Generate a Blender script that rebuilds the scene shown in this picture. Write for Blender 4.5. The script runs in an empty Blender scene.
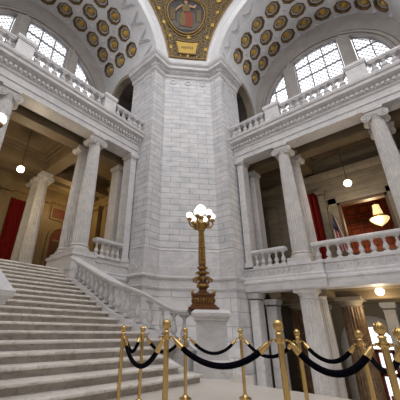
import bpy, bmesh, math, random
from math import pi, sin, cos, radians, sqrt, atan2, hypot
from mathutils import Vector, Matrix
random.seed(7)
sc = bpy.context.scene
COL = sc.collection

# ------------------------------------------------------------------ camera
cd = bpy.data.cameras.new('camera'); cam = bpy.data.objects.new('camera', cd); COL.objects.link(cam)
Rr = Vector((0.737602, 0.675004, 0.0177)); Dn = Vector((-0.278426, 0.327918, -0.902745)); Fw = Vector((-0.615161, 0.660938, 0.429811))
m = Matrix.Identity(4)
for i in range(3):
    m[i][0] = Rr[i]; m[i][1] = -Dn[i]; m[i][2] = -Fw[i]
m[2][3] = 1.0
cam.matrix_world = m
cd.sensor_fit = 'HORIZONTAL'; cd.sensor_width = 36; cd.lens = 283.713/400*36
cd.shift_x = (200-172.09)/400; cd.shift_y = -(200-193.72)/400
cd.clip_start = .05; cd.clip_end = 300
sc.camera = cam
# ------------------------------------------------------------------ light and exposure
wd = bpy.data.worlds.new('sky'); sc.world = wd; wd.use_nodes = True
bg = wd.node_tree.nodes['Background']; bg.inputs[0].default_value = (.985, .975, .985, 1); bg.inputs[1].default_value = 2.12
sc.view_settings.view_transform = 'Standard'; sc.view_settings.look = 'None'
sc.view_settings.exposure = 0.0; sc.view_settings.gamma = 1
def sun(name, e, rot, ang, col):
    l = bpy.data.lights.new(name, 'SUN'); l.energy = e; l.angle = radians(ang); l.color = col
    o = bpy.data.objects.new(name, l); COL.objects.link(o); o.rotation_euler = rot; return o

# ------------------------------------------------------------------ helpers
S = 0.84                      # scale of the building shell about the viewer
def Wp(p, k=S): return Vector((k*p[0], k*p[1], 1-k+k*p[2]))
ORG = {}
def org(o): return ORG.get(o.name, Vector((0, 0, 0))) if o else Vector((0, 0, 0))
class MB:
    def __init__(s): s.v = []; s.f = []; s.m = []
    def add(s, vs, fs, mi=0):
        n = len(s.v); s.v += [tuple(x) for x in vs]; s.f += [tuple(n+i for i in f) for f in fs]; s.m += [mi]*len(fs); return s
    def box(s, x0, x1, y0, y1, z0, z1, mi=0):
        return s.add([(x0,y0,z0),(x1,y0,z0),(x1,y1,z0),(x0,y1,z0),(x0,y0,z1),(x1,y0,z1),(x1,y1,z1),(x0,y1,z1)],
              [(0,3,2,1),(4,5,6,7),(0,1,5,4),(1,2,6,5),(2,3,7,6),(3,0,4,7)], mi)
    def prism(s, poly, z0, z1, mi=0):
        n = len(poly); vs = [(x,y,z0) for x,y in poly]+[(x,y,z1) for x,y in poly]
        return s.add(vs, [tuple(range(n-1,-1,-1)), tuple(range(n,2*n))]+[(i,(i+1)%n,n+(i+1)%n,n+i) for i in range(n)], mi)
    def loft(s, rings, closed=True, caps=True, mi=0):
        n = len(rings[0]); vs = [p for r in rings for p in r]; fs = []
        for i in range(len(rings)-1):
            for j in range(n if closed else n-1):
                a = i*n+j; b = i*n+(j+1)%n; fs.append((a, b, b+n, a+n))
        if caps and closed: fs += [tuple(range(n-1,-1,-1)), tuple((len(rings)-1)*n+j for j in range(n))]
        return s.add(vs, fs, mi)
    def lathe(s, prof, seg=16, c=(0,0,0), ax=(0,0,1), mi=0, caps=True):
        A = Vector(ax).normalized(); q = Vector((0,0,1)).rotation_difference(A); c = Vector(c)
        return s.loft([[c+q@Vector((r*cos(2*pi*j/seg), r*sin(2*pi*j/seg), z)) for j in range(seg)] for r, z in prof], True, caps, mi)
    def tube(s, pts, r, seg=8, mi=0, caps=True):
        P = [Vector(p) for p in pts]; rs = r if isinstance(r, (list, tuple)) else [r]*len(P); rings = []
        t0 = (P[1]-P[0]).normalized(); u = t0.orthogonal().normalized()
        for i, p in enumerate(P):
            t = (P[min(i+1,len(P)-1)]-P[max(i-1,0)]).normalized(); u = (u-t*u.dot(t)).normalized(); w = t.cross(u)
            rings.append([p+u*rs[i]*cos(2*pi*j/seg)+w*rs[i]*sin(2*pi*j/seg) for j in range(seg)])
        return s.loft(rings, True, caps, mi)
    def sweep(s, path, prof, closed=False, mi=0):
        """mitred sweep of (offset, z) along a plan path; offset is to the right of travel. path points may carry a z shift"""
        n = len(path); N = []
        for i in range(n):
            p = Vector(path[i][:2]); ds = []
            if closed or i > 0: ds.append((p-Vector(path[i-1][:2])).normalized())
            if closed or i < n-1: ds.append((Vector(path[(i+1)%n][:2])-p).normalized())
            ns = [Vector((d.y,-d.x)) for d in ds]; b = sum(ns, Vector((0,0)))
            b = b/len(ns); N.append(b/max(b.length_squared, .2))
        rings = []
        for i in range(n):
            zz = path[i][2] if len(path[i]) > 2 else 0
            rings.append([(path[i][0]+N[i].x*o, path[i][1]+N[i].y*o, z+zz) for o, z in prof])
        if closed: rings.append(rings[0])
        vs = [p for r in rings for p in r]; k = len(prof); fs = []
        for i in range(len(rings)-1):
            for j in range(k):
                a = i*k+j; b = i*k+(j+1)%k; fs.append((a, a+k, b+k, b))
        if not closed: fs += [tuple(range(k)), tuple((len(rings)-1)*k+j for j in range(k-1,-1,-1))]
        return s.add(vs, fs, mi)
    def ball(s, c, r, seg=16, rg=10, sz=1, mi=0):
        return s.lathe([(max(r*sin(pi*i/rg), 1e-4), -r*cos(pi*i/rg)*sz) for i in range(rg+1)], seg, c, mi=mi, caps=False)
    def build(s, name, mat, parent=None, k=S, local=False, smooth=35, flip=False):
        """world-type coordinates unless local"""
        o0 = org(parent)
        if local: vs = [Vector(v)*k for v in s.v]
        else: vs = [Wp(v, k)-o0 for v in s.v]
        me = bpy.data.meshes.new(name); me.from_pydata([tuple(v) for v in vs], [], s.f)
        bm = bmesh.new(); bm.from_mesh(me); bmesh.ops.recalc_face_normals(bm, faces=bm.faces)
        uv = bm.loops.layers.uv.new('UVMap')
        off = Vector((0,0,0)) if local else o0
        for f in bm.faces:
            nn = f.normal
            for lp in f.loops:
                p = lp.vert.co+off
                if abs(nn.z) > .75: lp[uv].uv = (p.x, p.y)
                else:
                    t = Vector((-nn.y, nn.x, 0)).normalized(); lp[uv].uv = (p.dot(t), p.z)
        bm.to_mesh(me); bm.free()
        for q, i in zip(me.polygons, s.m): q.material_index = i
        for mt in (mat if isinstance(mat, (list, tuple)) else [mat]): me.materials.append(mt)
        if smooth:
            me.polygons.foreach_set('use_smooth', [True]*len(me.polygons)); me.set_sharp_from_angle(angle=radians(smooth))
        o = bpy.data.objects.new(name, me); COL.objects.link(o)
        if parent: o.parent = parent
        ORG[o.name] = o0
        return o
def tag(o, label=None, cat=None, group=None, kind=None):
    for k_, v_ in (('label', label), ('category', cat), ('group', group), ('kind', kind)):
        if v_: o[k_] = v_
    return o
def thing(name, label, cat, loc=(0,0,0), group=None, k=S, rz=0):
    o = bpy.data.objects.new(name, None); COL.objects.link(o); o.empty_display_size = .1
    o.location = Wp(loc, k); o.rotation_euler = (0,0,rz); ORG[o.name] = Wp(loc, k)
    return tag(o, label, cat, group)
def st(o): o['kind'] = 'structure'; return o
def sub(parent, o):   # marks child without label
    return o
def copy_tree(o, parent=None):
    c = o.copy(); COL.objects.link(c); c.parent = parent
    for ch in list(o.children): copy_tree(ch, c)
    return c

# ------------------------------------------------------------------ materials
def mat(name, col, rough=.5, metal=0, var=None, vein=None, bump=0, scale=3, emit=None, estr=0, spec=.5):
    mt = bpy.data.materials.new(name); mt.use_nodes = True; nt = mt.node_tree; b = nt.nodes['Principled BSDF']
    b.inputs['Base Color'].default_value = (*col, 1); b.inputs['Roughness'].default_value = rough; b.inputs['Metallic'].default_value = metal
    b.inputs['Specular IOR Level'].default_value = spec
    if emit: b.inputs['Emission Color'].default_value = (*emit, 1); b.inputs['Emission Strength'].default_value = estr
    if var or vein or bump:
        tc = nt.nodes.new('ShaderNodeTexCoord'); no = nt.nodes.new('ShaderNodeTexNoise')
        no.inputs['Scale'].default_value = scale; no.inputs['Detail'].default_value = 6; no.inputs['Roughness'].default_value = .65
        nt.links.new(tc.outputs['Object'], no.inputs['Vector']); out = None
        if var:
            cr = nt.nodes.new('ShaderNodeValToRGB'); cr.color_ramp.elements[0].position = .35; cr.color_ramp.elements[1].position = .65
            cr.color_ramp.elements[0].color = (*var, 1); cr.color_ramp.elements[1].color = (*col, 1)
            nt.links.new(no.outputs['Fac'], cr.inputs['Fac']); out = cr.outputs['Color']
        if vein:
            n2 = nt.nodes.new('ShaderNodeTexNoise'); n2.inputs['Scale'].default_value = scale*.6; n2.inputs['Detail'].default_value = 8
            n2.inputs['Distortion'].default_value = 1.5; mp = nt.nodes.new('ShaderNodeMapping'); mp.inputs['Scale'].default_value = (1, 1, 1.8)
            nt.links.new(tc.outputs['Object'], mp.inputs['Vector']); nt.links.new(mp.outputs['Vector'], n2.inputs['Vector'])
            c2 = nt.nodes.new('ShaderNodeValToRGB'); e = c2.color_ramp.elements; e[0].position = .47; e[0].color = (0,0,0,1); e[1].position = .5; e[1].color = (1,1,1,1)
            e3 = e.new(.53); e3.color = (0,0,0,1)
            nt.links.new(n2.outputs['Fac'], c2.inputs['Fac']); mx = nt.nodes.new('ShaderNodeMix'); mx.data_type = 'RGBA'
            ml = nt.nodes.new('ShaderNodeMath'); ml.operation = 'MULTIPLY'; ml.inputs[1].default_value = .5
            nt.links.new(c2.outputs['Color'], ml.inputs[0]); nt.links.new(ml.outputs[0], mx.inputs[0])
            if out: nt.links.new(out, mx.inputs[6])
            else: mx.inputs[6].default_value = (*col, 1)
            mx.inputs[7].default_value = (*vein, 1); out = mx.outputs[2]
        if out: nt.links.new(out, b.inputs['Base Color'])
        if bump:
            bp = nt.nodes.new('ShaderNodeBump'); bp.inputs['Strength'].default_value = bump; bp.inputs['Distance'].default_value = .02
            nt.links.new(no.outputs['Fac'], bp.inputs['Height']); nt.links.new(bp.outputs[0], b.inputs['Normal'])
    return mt
def courses(name, c1, c2, joint, w=1.0, h=.315, rough=.45):
    mt = mat(name, c1, rough); nt = mt.node_tree; b = nt.nodes['Principled BSDF']
    uv = nt.nodes.new('ShaderNodeUVMap'); br = nt.nodes.new('ShaderNodeTexBrick'); br.offset = .5
    for k_, v_ in (('Scale', 1), ('Mortar Size', .011), ('Mortar Smooth', .1), ('Brick Width', w), ('Row Height', h), ('Bias', 0)): br.inputs[k_].default_value = v_
    br.inputs['Color1'].default_value = (*c1, 1); br.inputs['Color2'].default_value = (*c2, 1); br.inputs['Mortar'].default_value = (*joint, 1)
    nt.links.new(uv.outputs[0], br.inputs['Vector'])
    tc = nt.nodes.new('ShaderNodeTexCoord'); no = nt.nodes.new('ShaderNodeTexNoise'); no.inputs['Scale'].default_value = 1.6; no.inputs['Detail'].default_value = 7
    mp = nt.nodes.new('ShaderNodeMapping'); mp.inputs['Scale'].default_value = (1, 1, 2.2); mp.inputs['Rotation'].default_value = (.5, .3, 0)
    nt.links.new(tc.outputs['Object'], mp.inputs['Vector']); nt.links.new(mp.outputs[0], no.inputs['Vector'])
    cr = nt.nodes.new('ShaderNodeValToRGB'); e = cr.color_ramp.elements; e[0].position = .38; e[0].color = (.80,.82,.86,1); e[1].position = .6; e[1].color = (1,1,1,1)
    nt.links.new(no.outputs['Fac'], cr.inputs['Fac']); mx = nt.nodes.new('ShaderNodeMix'); mx.data_type = 'RGBA'; mx.blend_type = 'MULTIPLY'; mx.inputs[0].default_value = 1
    nt.links.new(br.outputs['Color'], mx.inputs[6]); nt.links.new(cr.outputs[0], mx.inputs[7]); nt.links.new(mx.outputs[2], b.inputs['Base Color'])
    bp = nt.nodes.new('ShaderNodeBump'); bp.inputs['Strength'].default_value = .6; bp.inputs['Distance'].default_value = .02; bp.invert = True
    nt.links.new(br.outputs['Fac'], bp.inputs['Height']); nt.links.new(bp.outputs[0], b.inputs['Normal'])
    return mt
M = {}
M['marble'] = mat('white_marble', (.66,.64,.63), .45, var=(.54,.53,.54), vein=(.40,.40,.42), scale=1.6)
M['column'] = mat('column_marble', (.60,.57,.54), .42, var=(.48,.46,.45), vein=(.38,.37,.38), scale=2.4)
M['block'] = courses('marble_courses', (.67,.65,.64), (.61,.60,.60), (.27,.26,.26))
M['blockbig'] = courses('large_marble_courses', (.67,.65,.64), (.63,.62,.61), (.27,.26,.26), 2.3, .56)
M['blockwarm'] = courses('gallery_stone', (.25,.205,.145), (.235,.195,.137), (.17,.14,.10))
M['plaster'] = mat('vault_plaster', (.66,.65,.65), .6, var=(.58,.58,.60), scale=2)
M['archstone'] = mat('lunette_stone', (.42,.39,.36), .55, var=(.34,.31,.29), scale=1.5)
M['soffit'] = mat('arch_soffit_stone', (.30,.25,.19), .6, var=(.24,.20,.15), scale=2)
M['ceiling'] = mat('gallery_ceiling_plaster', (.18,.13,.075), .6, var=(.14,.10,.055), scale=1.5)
M['ochre'] = mat('ochre_wall_stone', (.25,.175,.08), .55, var=(.18,.125,.055), scale=1.3)
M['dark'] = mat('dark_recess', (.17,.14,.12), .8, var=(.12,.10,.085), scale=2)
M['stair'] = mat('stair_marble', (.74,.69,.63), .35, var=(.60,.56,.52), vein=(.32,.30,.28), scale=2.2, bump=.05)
M['riser_shade'] = mat('shaded_riser_marble', (.52,.48,.43), .45, var=(.36,.32,.27), vein=(.20,.18,.16), scale=3)  # darker than the treads: shade under the nosings painted in, with brown stains
M['floor'] = mat('floor_marble', (.66,.61,.55), .3, var=(.58,.53,.48), scale=1.2)
M['gilt'] = mat('gilt_rosette', (.80,.52,.12), .4, .35, var=(.55,.34,.07), scale=14)
M['bronzegold'] = mat('gilt_moulding', (.20,.125,.045), .5, .35, var=(.11,.07,.028), scale=10)
M['greyring'] = mat('coffer_grey', (.46,.44,.42), .6)
M['cofferback'] = mat('coffer_back', (.09,.06,.04), .7)
M['brass'] = mat('polished_brass', (.62,.43,.17), .14, 1.0)
M['lampgold'] = mat('gilded_bronze', (.46,.29,.085), .32, .9, var=(.14,.075,.022), scale=18, bump=.5)
M['lampred'] = mat('red_bronze', (.13,.03,.014), .45, .5, var=(.18,.10,.03), scale=22, bump=.5)
M['velvet'] = mat('navy_velvet', (.003,.003,.006), .95, spec=.05)
M['globe'] = mat('lit_glass_globe', (.95,.95,.92), .3, emit=(1.0,.98,.95), estr=1.3)
M['warmglobe'] = mat('lit_warm_globe', (1,.92,.78), .3, emit=(1.0,.90,.70), estr=5)
M['crystal'] = mat('lit_crystal', (1,.85,.55), .3, emit=(1.0,.74,.34), estr=1.0, var=(.6,.4,.2), scale=30)
M['red'] = mat('red_drape', (.20,.010,.007), .85, spec=.2)
M['redwall'] = mat('red_wall', (.42,.085,.03), .7, var=(.30,.05,.02), scale=3)
M['brownwood'] = mat('dark_wood', (.09,.045,.022), .5)
M['redwood'] = mat('red_stained_door', (.22,.022,.012), .4)
M['brownmarble'] = mat('brown_marble', (.18,.10,.038), .4, var=(.07,.036,.017), vein=(.34,.24,.12), scale=3.2)
M['panelred'] = mat('red_wall_panel', (.17,.045,.02), .6, var=(.12,.03,.012), scale=4)
M['mortarblack'] = mat('window_iron', (.20,.20,.22), .6)
M['lattice'] = mat('window_lattice', (.33,.34,.37), .6)
M['blueenamel'] = mat('mosaic_navy', (.018,.019,.024), .6, var=(.05,.042,.034), scale=9)
M['tabletgold'] = mat('mosaic_gold_ground', (.52,.33,.045), .5, .1, var=(.42,.26,.035), scale=8)
M['mosgold'] = mat('mosaic_gold_line', (.34,.20,.03), .6, .1, var=(.12,.07,.02), scale=12)
M['ink'] = mat('mosaic_lettering', (.10,.06,.02), .6)
M['robe_red'] = mat('mosaic_red', (.26,.045,.018), .7, var=(.13,.03,.015), scale=12)
M['robe_gold'] = mat('mosaic_ochre', (.20,.13,.04), .7, var=(.09,.06,.025), scale=12)
M['skin'] = mat('mosaic_flesh', (.34,.21,.12), .6)
M['mos_stone'] = mat('mosaic_stone', (.13,.115,.09), .7, var=(.06,.055,.045), scale=9)
M['flagwhite'] = mat('flag_white', (.40,.38,.36), .8)
M['flagred'] = mat('flag_red', (.28,.015,.02), .8)
M['flagblue'] = mat('flag_blue', (.010,.013,.05), .8)
M['glassgold'] = mat('brass_fitting', (.55,.36,.12), .3, 1)
# glass
g = bpy.data.materials.new('window_glass'); g.use_nodes = True; nt = g.node_tree; nt.nodes.clear()
o_ = nt.nodes.new('ShaderNodeOutputMaterial'); mx = nt.nodes.new('ShaderNodeMixShader'); tr = nt.nodes.new('ShaderNodeBsdfTransparent'); gl = nt.nodes.new('ShaderNodeBsdfGlossy')
gl.inputs['Roughness'].default_value = .05; mx.inputs[0].default_value = .05; tr.inputs[0].default_value = (.97,.98,1,1)
nt.links.new(tr.outputs[0], mx.inputs[1]); nt.links.new(gl.outputs[0], mx.inputs[2]); nt.links.new(mx.outputs[0], o_.inputs[0]); M['glass'] = g
# mosaic ground: interlace of gold on brown, from the surface's own u,v
mt = mat('mosaic_ground', (.1,.06,.02), .6, .1); nt = mt.node_tree; b = nt.nodes['Principled BSDF']
uv = nt.nodes.new('ShaderNodeUVMap'); vo = nt.nodes.new('ShaderNodeTexVoronoi'); vo.feature = 'F1'; vo.inputs['Scale'].default_value = 2.6; vo.inputs['Randomness'].default_value = .35
cr = nt.nodes.new('ShaderNodeValToRGB'); e = cr.color_ramp.elements; e[0].position = .12; e[0].color = (.22,.135,.035,1); e[1].position = .2; e[1].color = (.035,.022,.009,1)
e2 = e.new(.42); e2.color = (.035,.024,.011,1); e3 = e.new(.48); e3.color = (.36,.21,.03,1); e4 = e.new(.55); e4.color = (.045,.03,.012,1)
nt.links.new(uv.outputs[0], vo.inputs['Vector']); nt.links.new(vo.outputs['Distance'], cr.inputs[0]); nt.links.new(cr.outputs[0], b.inputs['Base Color']); M['mosaic'] = mt

# ------------------------------------------------------------------ key dimensions (building units, before S)
XC, YC = -2.5, 4.47                      # rotunda centre
XL, YR = -12.5, 14.79                    # column lines of the two galleries
F2 = 3.29                                # second-floor level
Z0, RV = 18.75, 5.5                      # vault springing, radius
LO = -2.7                                # lower hall floor
AL = (-11.0, 9.77); BL = (-11.0, 10.87); BR = (-8.75, 13.35); AR = (-7.85, 13.35)

# ------------------------------------------------------------------ floors
f = MB()
f.prism([(-4.2, -8), (8, -8), (8, 6.2), (-4.0, 6.2), (-4.0, 7.3), (-12, 7.3), (-12, -8)], -.25, 0)
st(f.build('floor', M['floor'], k=1))
f = MB(); f.box(-14, 8, 7.3, 26, LO-.3, LO); f.box(-4, 8, 6.2, 7.3, LO-.3, LO)
st(f.build('floor_lower_hall', M['floor']))
f = MB(); f.box(-26, -12.33, -3, 12.2, F2-.4, F2); st(f.build('floor_left_gallery', M['floor']))
f = MB(); f.box(-9.7, 5, 14.45, 26, F2-.4, F2); st(f.build('floor_right_gallery', M['floor']))
f = MB(); f.box(-18, -12.0, -3, 9.9, 12.2, 12.5); st(f.build('floor_upper_left', M['marble']))
f = MB(); f.box(-8, 3.5, 14.3, 20, 12.2, 12.5); st(f.build('floor_upper_right', M['marble']))

# far side of the rotunda, behind the viewer
r = MB(); r.box(9.5,9.9,-8.2,24,LO,18); r.box(4.6,9.9,14.4,14.9,LO,18); st(r.build('wall_east', M['marble']))
r = MB(); r.box(-19,9.9,-8.2,-7.8,LO,18); r.box(-12.9,-12.5,-8.2,-2.4,LO,18); st(r.build('wall_south', M['marble']))
# ------------------------------------------------------------------ pier (the canted corner wall)
pier = [(-13.35, 9.77), AL, BL, BR, AR, (-7.85, 15.65), (-13.35, 15.65)]
st(MB().prism(pier, 2.85, Z0).build('wall_corner', M['block'])); st(MB().prism(pier, LO, 2.85).build('wall_corner_lower', M['blockbig']))
path = [(-13.45, 9.77), AL, BL, BR, AR, (-7.85, 15.75)]
c = MB(); c.sweep(path, [(-.1,17.95),(.05,17.95),(.10,18.02),(.10,18.20),(.20,18.26),(.20,18.44),(.48,18.52),(.50,18.74),(.60,18.80),(.66,18.92),(.68,19.05),(-.1,19.12)])
def dentils(mb, pts, off, z0, z1, w=.09, gap=.19, dep=.1):
    for i in range(len(pts)-1):
        a = Vector(pts[i][:2]); b_ = Vector(pts[i+1][:2]); d = (b_-a); L = d.length; d.normalize(); n = Vector((d.y,-d.x))
        for j in range(int(L/gap)):
            p = a+d*(gap*(j+.5)); q = [p-d*w/2+n*off, p+d*w/2+n*off, p+d*w/2+n*(off+dep), p-d*w/2+n*(off+dep)]
            mb.prism([(x.x, x.y) for x in q], z0, z1)
st(c.build('trim_pier_cornice', M['marble']))
c = MB(); dentils(c, path, .18, 18.27, 18.43, w=.09, gap=.18, dep=.14); st(c.build('trim_pier_dentils', M['marble']))
c = MB(); lowpath = [(-12.2, 9.77), AL, BL, BR, AR, (-7.85, 14.3)]
c.sweep(lowpath, [(-.05,4.06),(.02,4.06),(.02,4.88),(-.05,4.88)])
c.sweep(lowpath, [(-.05,4.86),(.03,4.86),(.05,4.92),(.03,4.98),(-.05,4.98)])
c.sweep(lowpath, [(-.05,3.34),(.10,3.34),(.16,3.42),(.16,3.48),(.06,3.54),(.06,4.05),(-.05,4.1)])
c.sweep(lowpath, [(-.05,2.80),(.04,2.82),(.10,2.92),(.04,2.96),(.04,3.34),(-.05,3.36)])
st(c.build('trim_pier_base', M['marble']))
c = MB()  # small roundels under the cornice
for a, b_ in ((path[0], AL), (BL, BR), (AR, path[5])):
    a = Vector(a); b_ = Vector(b_); L = (b_-a).length; d = (b_-a)/L; n = Vector((d.y,-d.x)); k_ = 3
    for j in range(k_):
        p = a+d*L*(j+.5)/k_
        c.lathe([(.22,0),(.22,.06),(.16,.07),(.15,.02),(.07,.03),(.001,.08)], 16, (p.x, p.y, 17.55), (n.x, n.y, 0))
st(c.build('trim_pier_roundels', M['marble']))

# ------------------------------------------------------------------ arms: vault, lunette wall, side wall
class Arm:
    def __init__(s, side, face, g, A, plane, wall, mull, wr, wz, wc, rf):
        s.side = side; s.face = face; s.g = g; s.A = A; s.plane = plane; s.wall = wall; s.mull = mull; s.wr = wr; s.wz = wz; s.wc = wc; s.rf = rf
    def P(s, t, w, z): return (XC-t, YC+w, z) if s.side == 'left' else (XC-w, YC+t, z)
    def V(s, t, th, dep=0): r = RV+dep; return s.P(t, r*cos(th), Z0+r*sin(th))
left = Arm('left', 8.5, 10.32, 10.95, 10.0, 15.0, (1.55, 2.55), 4.75, 17.5, -.2, 6.4)
right = Arm('right', 8.88, 10.1, 11.03, 10.3, 14.95, (1.62, 2.62), 4.5, 17.6, .05, 6.25)
COFFT = radians(15)
def oct8(k_): return k_*pi/8
def build_arm(a):
    nm = a.side
    # soffit of the great arch + plain vault sheet
    v = MB(); n = 48
    def sheet(mb, t0, t1, th0, th1, nn, dep0=0, dep1=0):
        R1 = [a.V(t0, th0+(th1-th0)*i/nn, dep0) for i in range(nn+1)]; R2 = [a.V(t1, th0+(th1-th0)*i/nn, dep1) for i in range(nn+1)]
        mb.loft([R1, R2], closed=False, caps=False)
    sheet(v, a.face, a.g, 0, pi, n)
    # arch face ring
    o1 = [a.P(a.face, RV*cos(pi*i/n), Z0+RV*sin(pi*i/n)) for i in range(n+1)]; o2 = [a.P(a.face, (a.rf+1.2)*cos(pi*i/n), Z0+(a.rf+1.2)*sin(pi*i/n)) for i in range(n+1)]
    v.loft([o1, o2], closed=False, caps=False)
    for rr, dd in ((5.56,.05),(6.3,.05)):   # raised fillets on the face
        ring = [[a.P(a.face-dd, (rr-.05)*cos(pi*i/n), Z0+(rr-.05)*sin(pi*i/n)), a.P(a.face-dd, (rr+.05)*cos(pi*i/n), Z0+(rr+.05)*sin(pi*i/n)),
                 a.P(a.face+.01, (rr+.08)*cos(pi*i/n), Z0+(rr+.08)*sin(pi*i/n)), a.P(a.face+.01, (rr-.08)*cos(pi*i/n), Z0+(rr-.08)*sin(pi*i/n))] for i in range(n+1)]
        v.loft(ring, True, True)
    # rib at the joint with the coffered vault
    ring = [[a.V(a.g-.07, pi*i/n, -.03), a.V(a.g+.07, pi*i/n, -.03), a.V(a.g+.1, pi*i/n, .02), a.V(a.g-.1, pi*i/n, .02)] for i in range(n+1)]
    v.loft(ring, True, True)
    # chevrons on the soffit
    tm = (a.face+a.g)/2; hw = (a.g-a.face)/2
    for k_ in range(1, 12):
        tc_ = k_*COFFT-COFFT*.0
        for q, dd in ((0, .0), (1, .36)):
            apex = a.g-.30-dd*hw; leg = .50-.16*q; back = a.face+.42+dd*.25
            for sg in (-1, 1):
                pts = [(apex, tc_), (back, tc_+sg*leg/RV*1.0)]
                wv = .026
                vs = []
                for (t_, th_) in pts:
                    vs += [a.V(t_-wv, th_, -.09), a.V(t_+wv, th_, -.09), a.V(t_+wv*1.4, th_, .01), a.V(t_-wv*1.4, th_, .01)]
                v.add(vs, [(0,1,5,4),(1,2,6,5),(3,0,4,7),(0,3,2,1),(4,5,6,7)])
    st(v.build('ceiling_arch_'+nm, M['plaster']))
    # coffered vault
    vt = MB(); lo, hi = radians(22.5), radians(157.5)
    t_start = a.g; tw = [a.A-.74, a.A+.74, a.A+2.24, a.A+3.74]
    sheet(vt, a.g, tw[0], lo, hi, 36); sheet(vt, tw[3], a.wall, lo, hi, 36)
    cells = []
    for r_ in range(3):
        for k_ in range(2, 11):
            tc0 = a.A+1.5*r_; th0 = k_*COFFT; ht = .75 if r_ else .75; hth = COFFT/2
            t0, t1 = tw[r_], tw[r_+1]; ht = (t1-t0)/2; tc0 = (t0+t1)/2
            def sq(i):
                an = oct8(i); cx, cy = cos(an), sin(an); m_ = max(abs(cx), abs(cy)); return cx/m_*ht, cy/m_*hth*RV
            def oc(i, ap):
                an = oct8(i); base = round(an/(pi/4))*(pi/4)
                r8 = ap/cos(an-base) if abs(an-base) > 1e-6 else ap
                return r8*cos(an), r8*sin(an)
            outer = [a.V(tc0+sq(i)[0], th0+sq(i)[1]/RV) for i in range(16)]
            inner = [a.V(tc0+oc(i,.56)[0], th0+oc(i,.56)[1]/RV) for i in range(16)]
            vt.loft([outer, inner], True, False)
            cells.append((tc0, th0))
            # little corner stud
            for sx, sy in ((1,1),):
                cx_, cy_ = tc0+ht*.98, th0+hth*.98
                pts = [a.V(cx_+.2*cos(q*2*pi/3+pi/2), cy_+.2*sin(q*2*pi/3+pi/2)/RV, .0) for q in range(3)]
                ap_ = a.V(cx_, cy_, -.14); vt.add(pts+[ap_], [(0,1,3),(1,2,3),(2,0,3)])
    vo_ = st(vt.build('ceiling_vault_'+nm, M['plaster']))
    for (tc0, th0) in cells:
        def ring(ap, dep):
            out = []
            for i in range(8):
                an = pi/8+i*pi/4; r8 = ap/cos(pi/8); out.append(a.V(tc0+r8*cos(an), th0+r8*sin(an)/RV, dep))
            return out
        cf = MB(); cf.loft([ring(.60,-.03), ring(.575,-.06), ring(.50,-.05), ring(.455,.04), ring(.44,.14)], True, False, 0)
        cf.loft([ring(.44,.14), ring(.42,.10), ring(.32,.11), ring(.31,.24)], True, False, 1)
        cf.loft([ring(.31,.24), ring(.05,.28)], True, True, 2)
        co = cf.build('coffer', [M['bronzegold'], M['greyring'], M['cofferback']], vo_)
        ro = MB(); P0 = Vector(a.V(tc0, th0, .20)); ax = Vector(a.V(tc0, th0, 0))-P0
        ro.lathe([(.26,0),(.27,.05),(.22,.10),(.17,.08),(.14,.14),(.09,.19),(.08,.16),(.04,.21),(.001,.225)], 12, P0, ax)
        ro.build('rosette', M['gilt'], co)
    # side wall towards the pier (z 12.6 to the foot of the coffers) with an arched opening; the other side plain
    def sidepoint(sg, t, z, out=0):
        if z <= Z0: w = RV-.18*0
        else: w = sqrt(max(RV*RV-(z-Z0)**2, 0))
        return a.P(t, sg*(w+out), z)
    zt = Z0+RV*sin(lo); sw = MB()
    t0, t1 = a.g, a.wall; ct, cz, cr_ = (12.45, 18.1, 1.6)
    # opening outline: jambs + semicircle
    op = [(ct-cr_, 12.6)]+[(ct-cr_*cos(pi*i/20), cz+cr_*sin(pi*i/20)) for i in range(21)]+[(ct+cr_, 12.6)]
    out = []
    for (t_, z_) in op:
        if z_ <= 12.61: out.append((t0 if t_ < ct else t1, 12.6)); continue
        dx, dz = (t_-ct), (z_-cz)
        L = hypot(dx, dz); dx /= L; dz /= L
        kx = ((t1-ct)/dx if dx > 1e-6 else ((t0-ct)/dx if dx < -1e-6 else 1e9)); kz = (zt-cz)/dz if dz > 1e-6 else 1e9
        k_ = min(kx, kz); out.append((ct+dx*k_, cz+dz*k_))
    for q in range(4):
        A_ = [(op[i][0]+(out[i][0]-op[i][0])*q/4, op[i][1]+(out[i][1]-op[i][1])*q/4) for i in range(len(op))]
        B_ = [(op[i][0]+(out[i][0]-op[i][0])*(q+1)/4, op[i][1]+(out[i][1]-op[i][1])*(q+1)/4) for i in range(len(op))]
        sw.loft([[sidepoint(1, *p) for p in A_], [sidepoint(1, *p) for p in B_]], False, False)
    # corners left between radial rays and the rectangle
    for tt in (t0, t1):
        near = [p for p in out if abs(p[0]-tt) < 1e-4]; zt_ = max(p[1] for p in near)
        tops = [p for p in out if abs(p[1]-zt) < 1e-4]; tq = min((abs(p[0]-tt), p[0]) for p in tops)[1]
        sw.add([sidepoint(1, tt, zt_), sidepoint(1, tt, zt), sidepoint(1, tq, zt)], [(0,1,2)])
    # plain opposite side
    zz = [Z0+RV*sin(lo)*i/6 for i in range(7)]
    sw.loft([[sidepoint(-1, t0, 3.0)]+[sidepoint(-1, t0, z) for z in zz], [sidepoint(-1, t1, 3.0)]+[sidepoint(-1, t1, z) for z in zz]], False, False)
    st(sw.build('wall_arm_'+nm, M['plaster']))
    # archivolt + soffit of the opening
    av = MB(); rings = []
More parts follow.
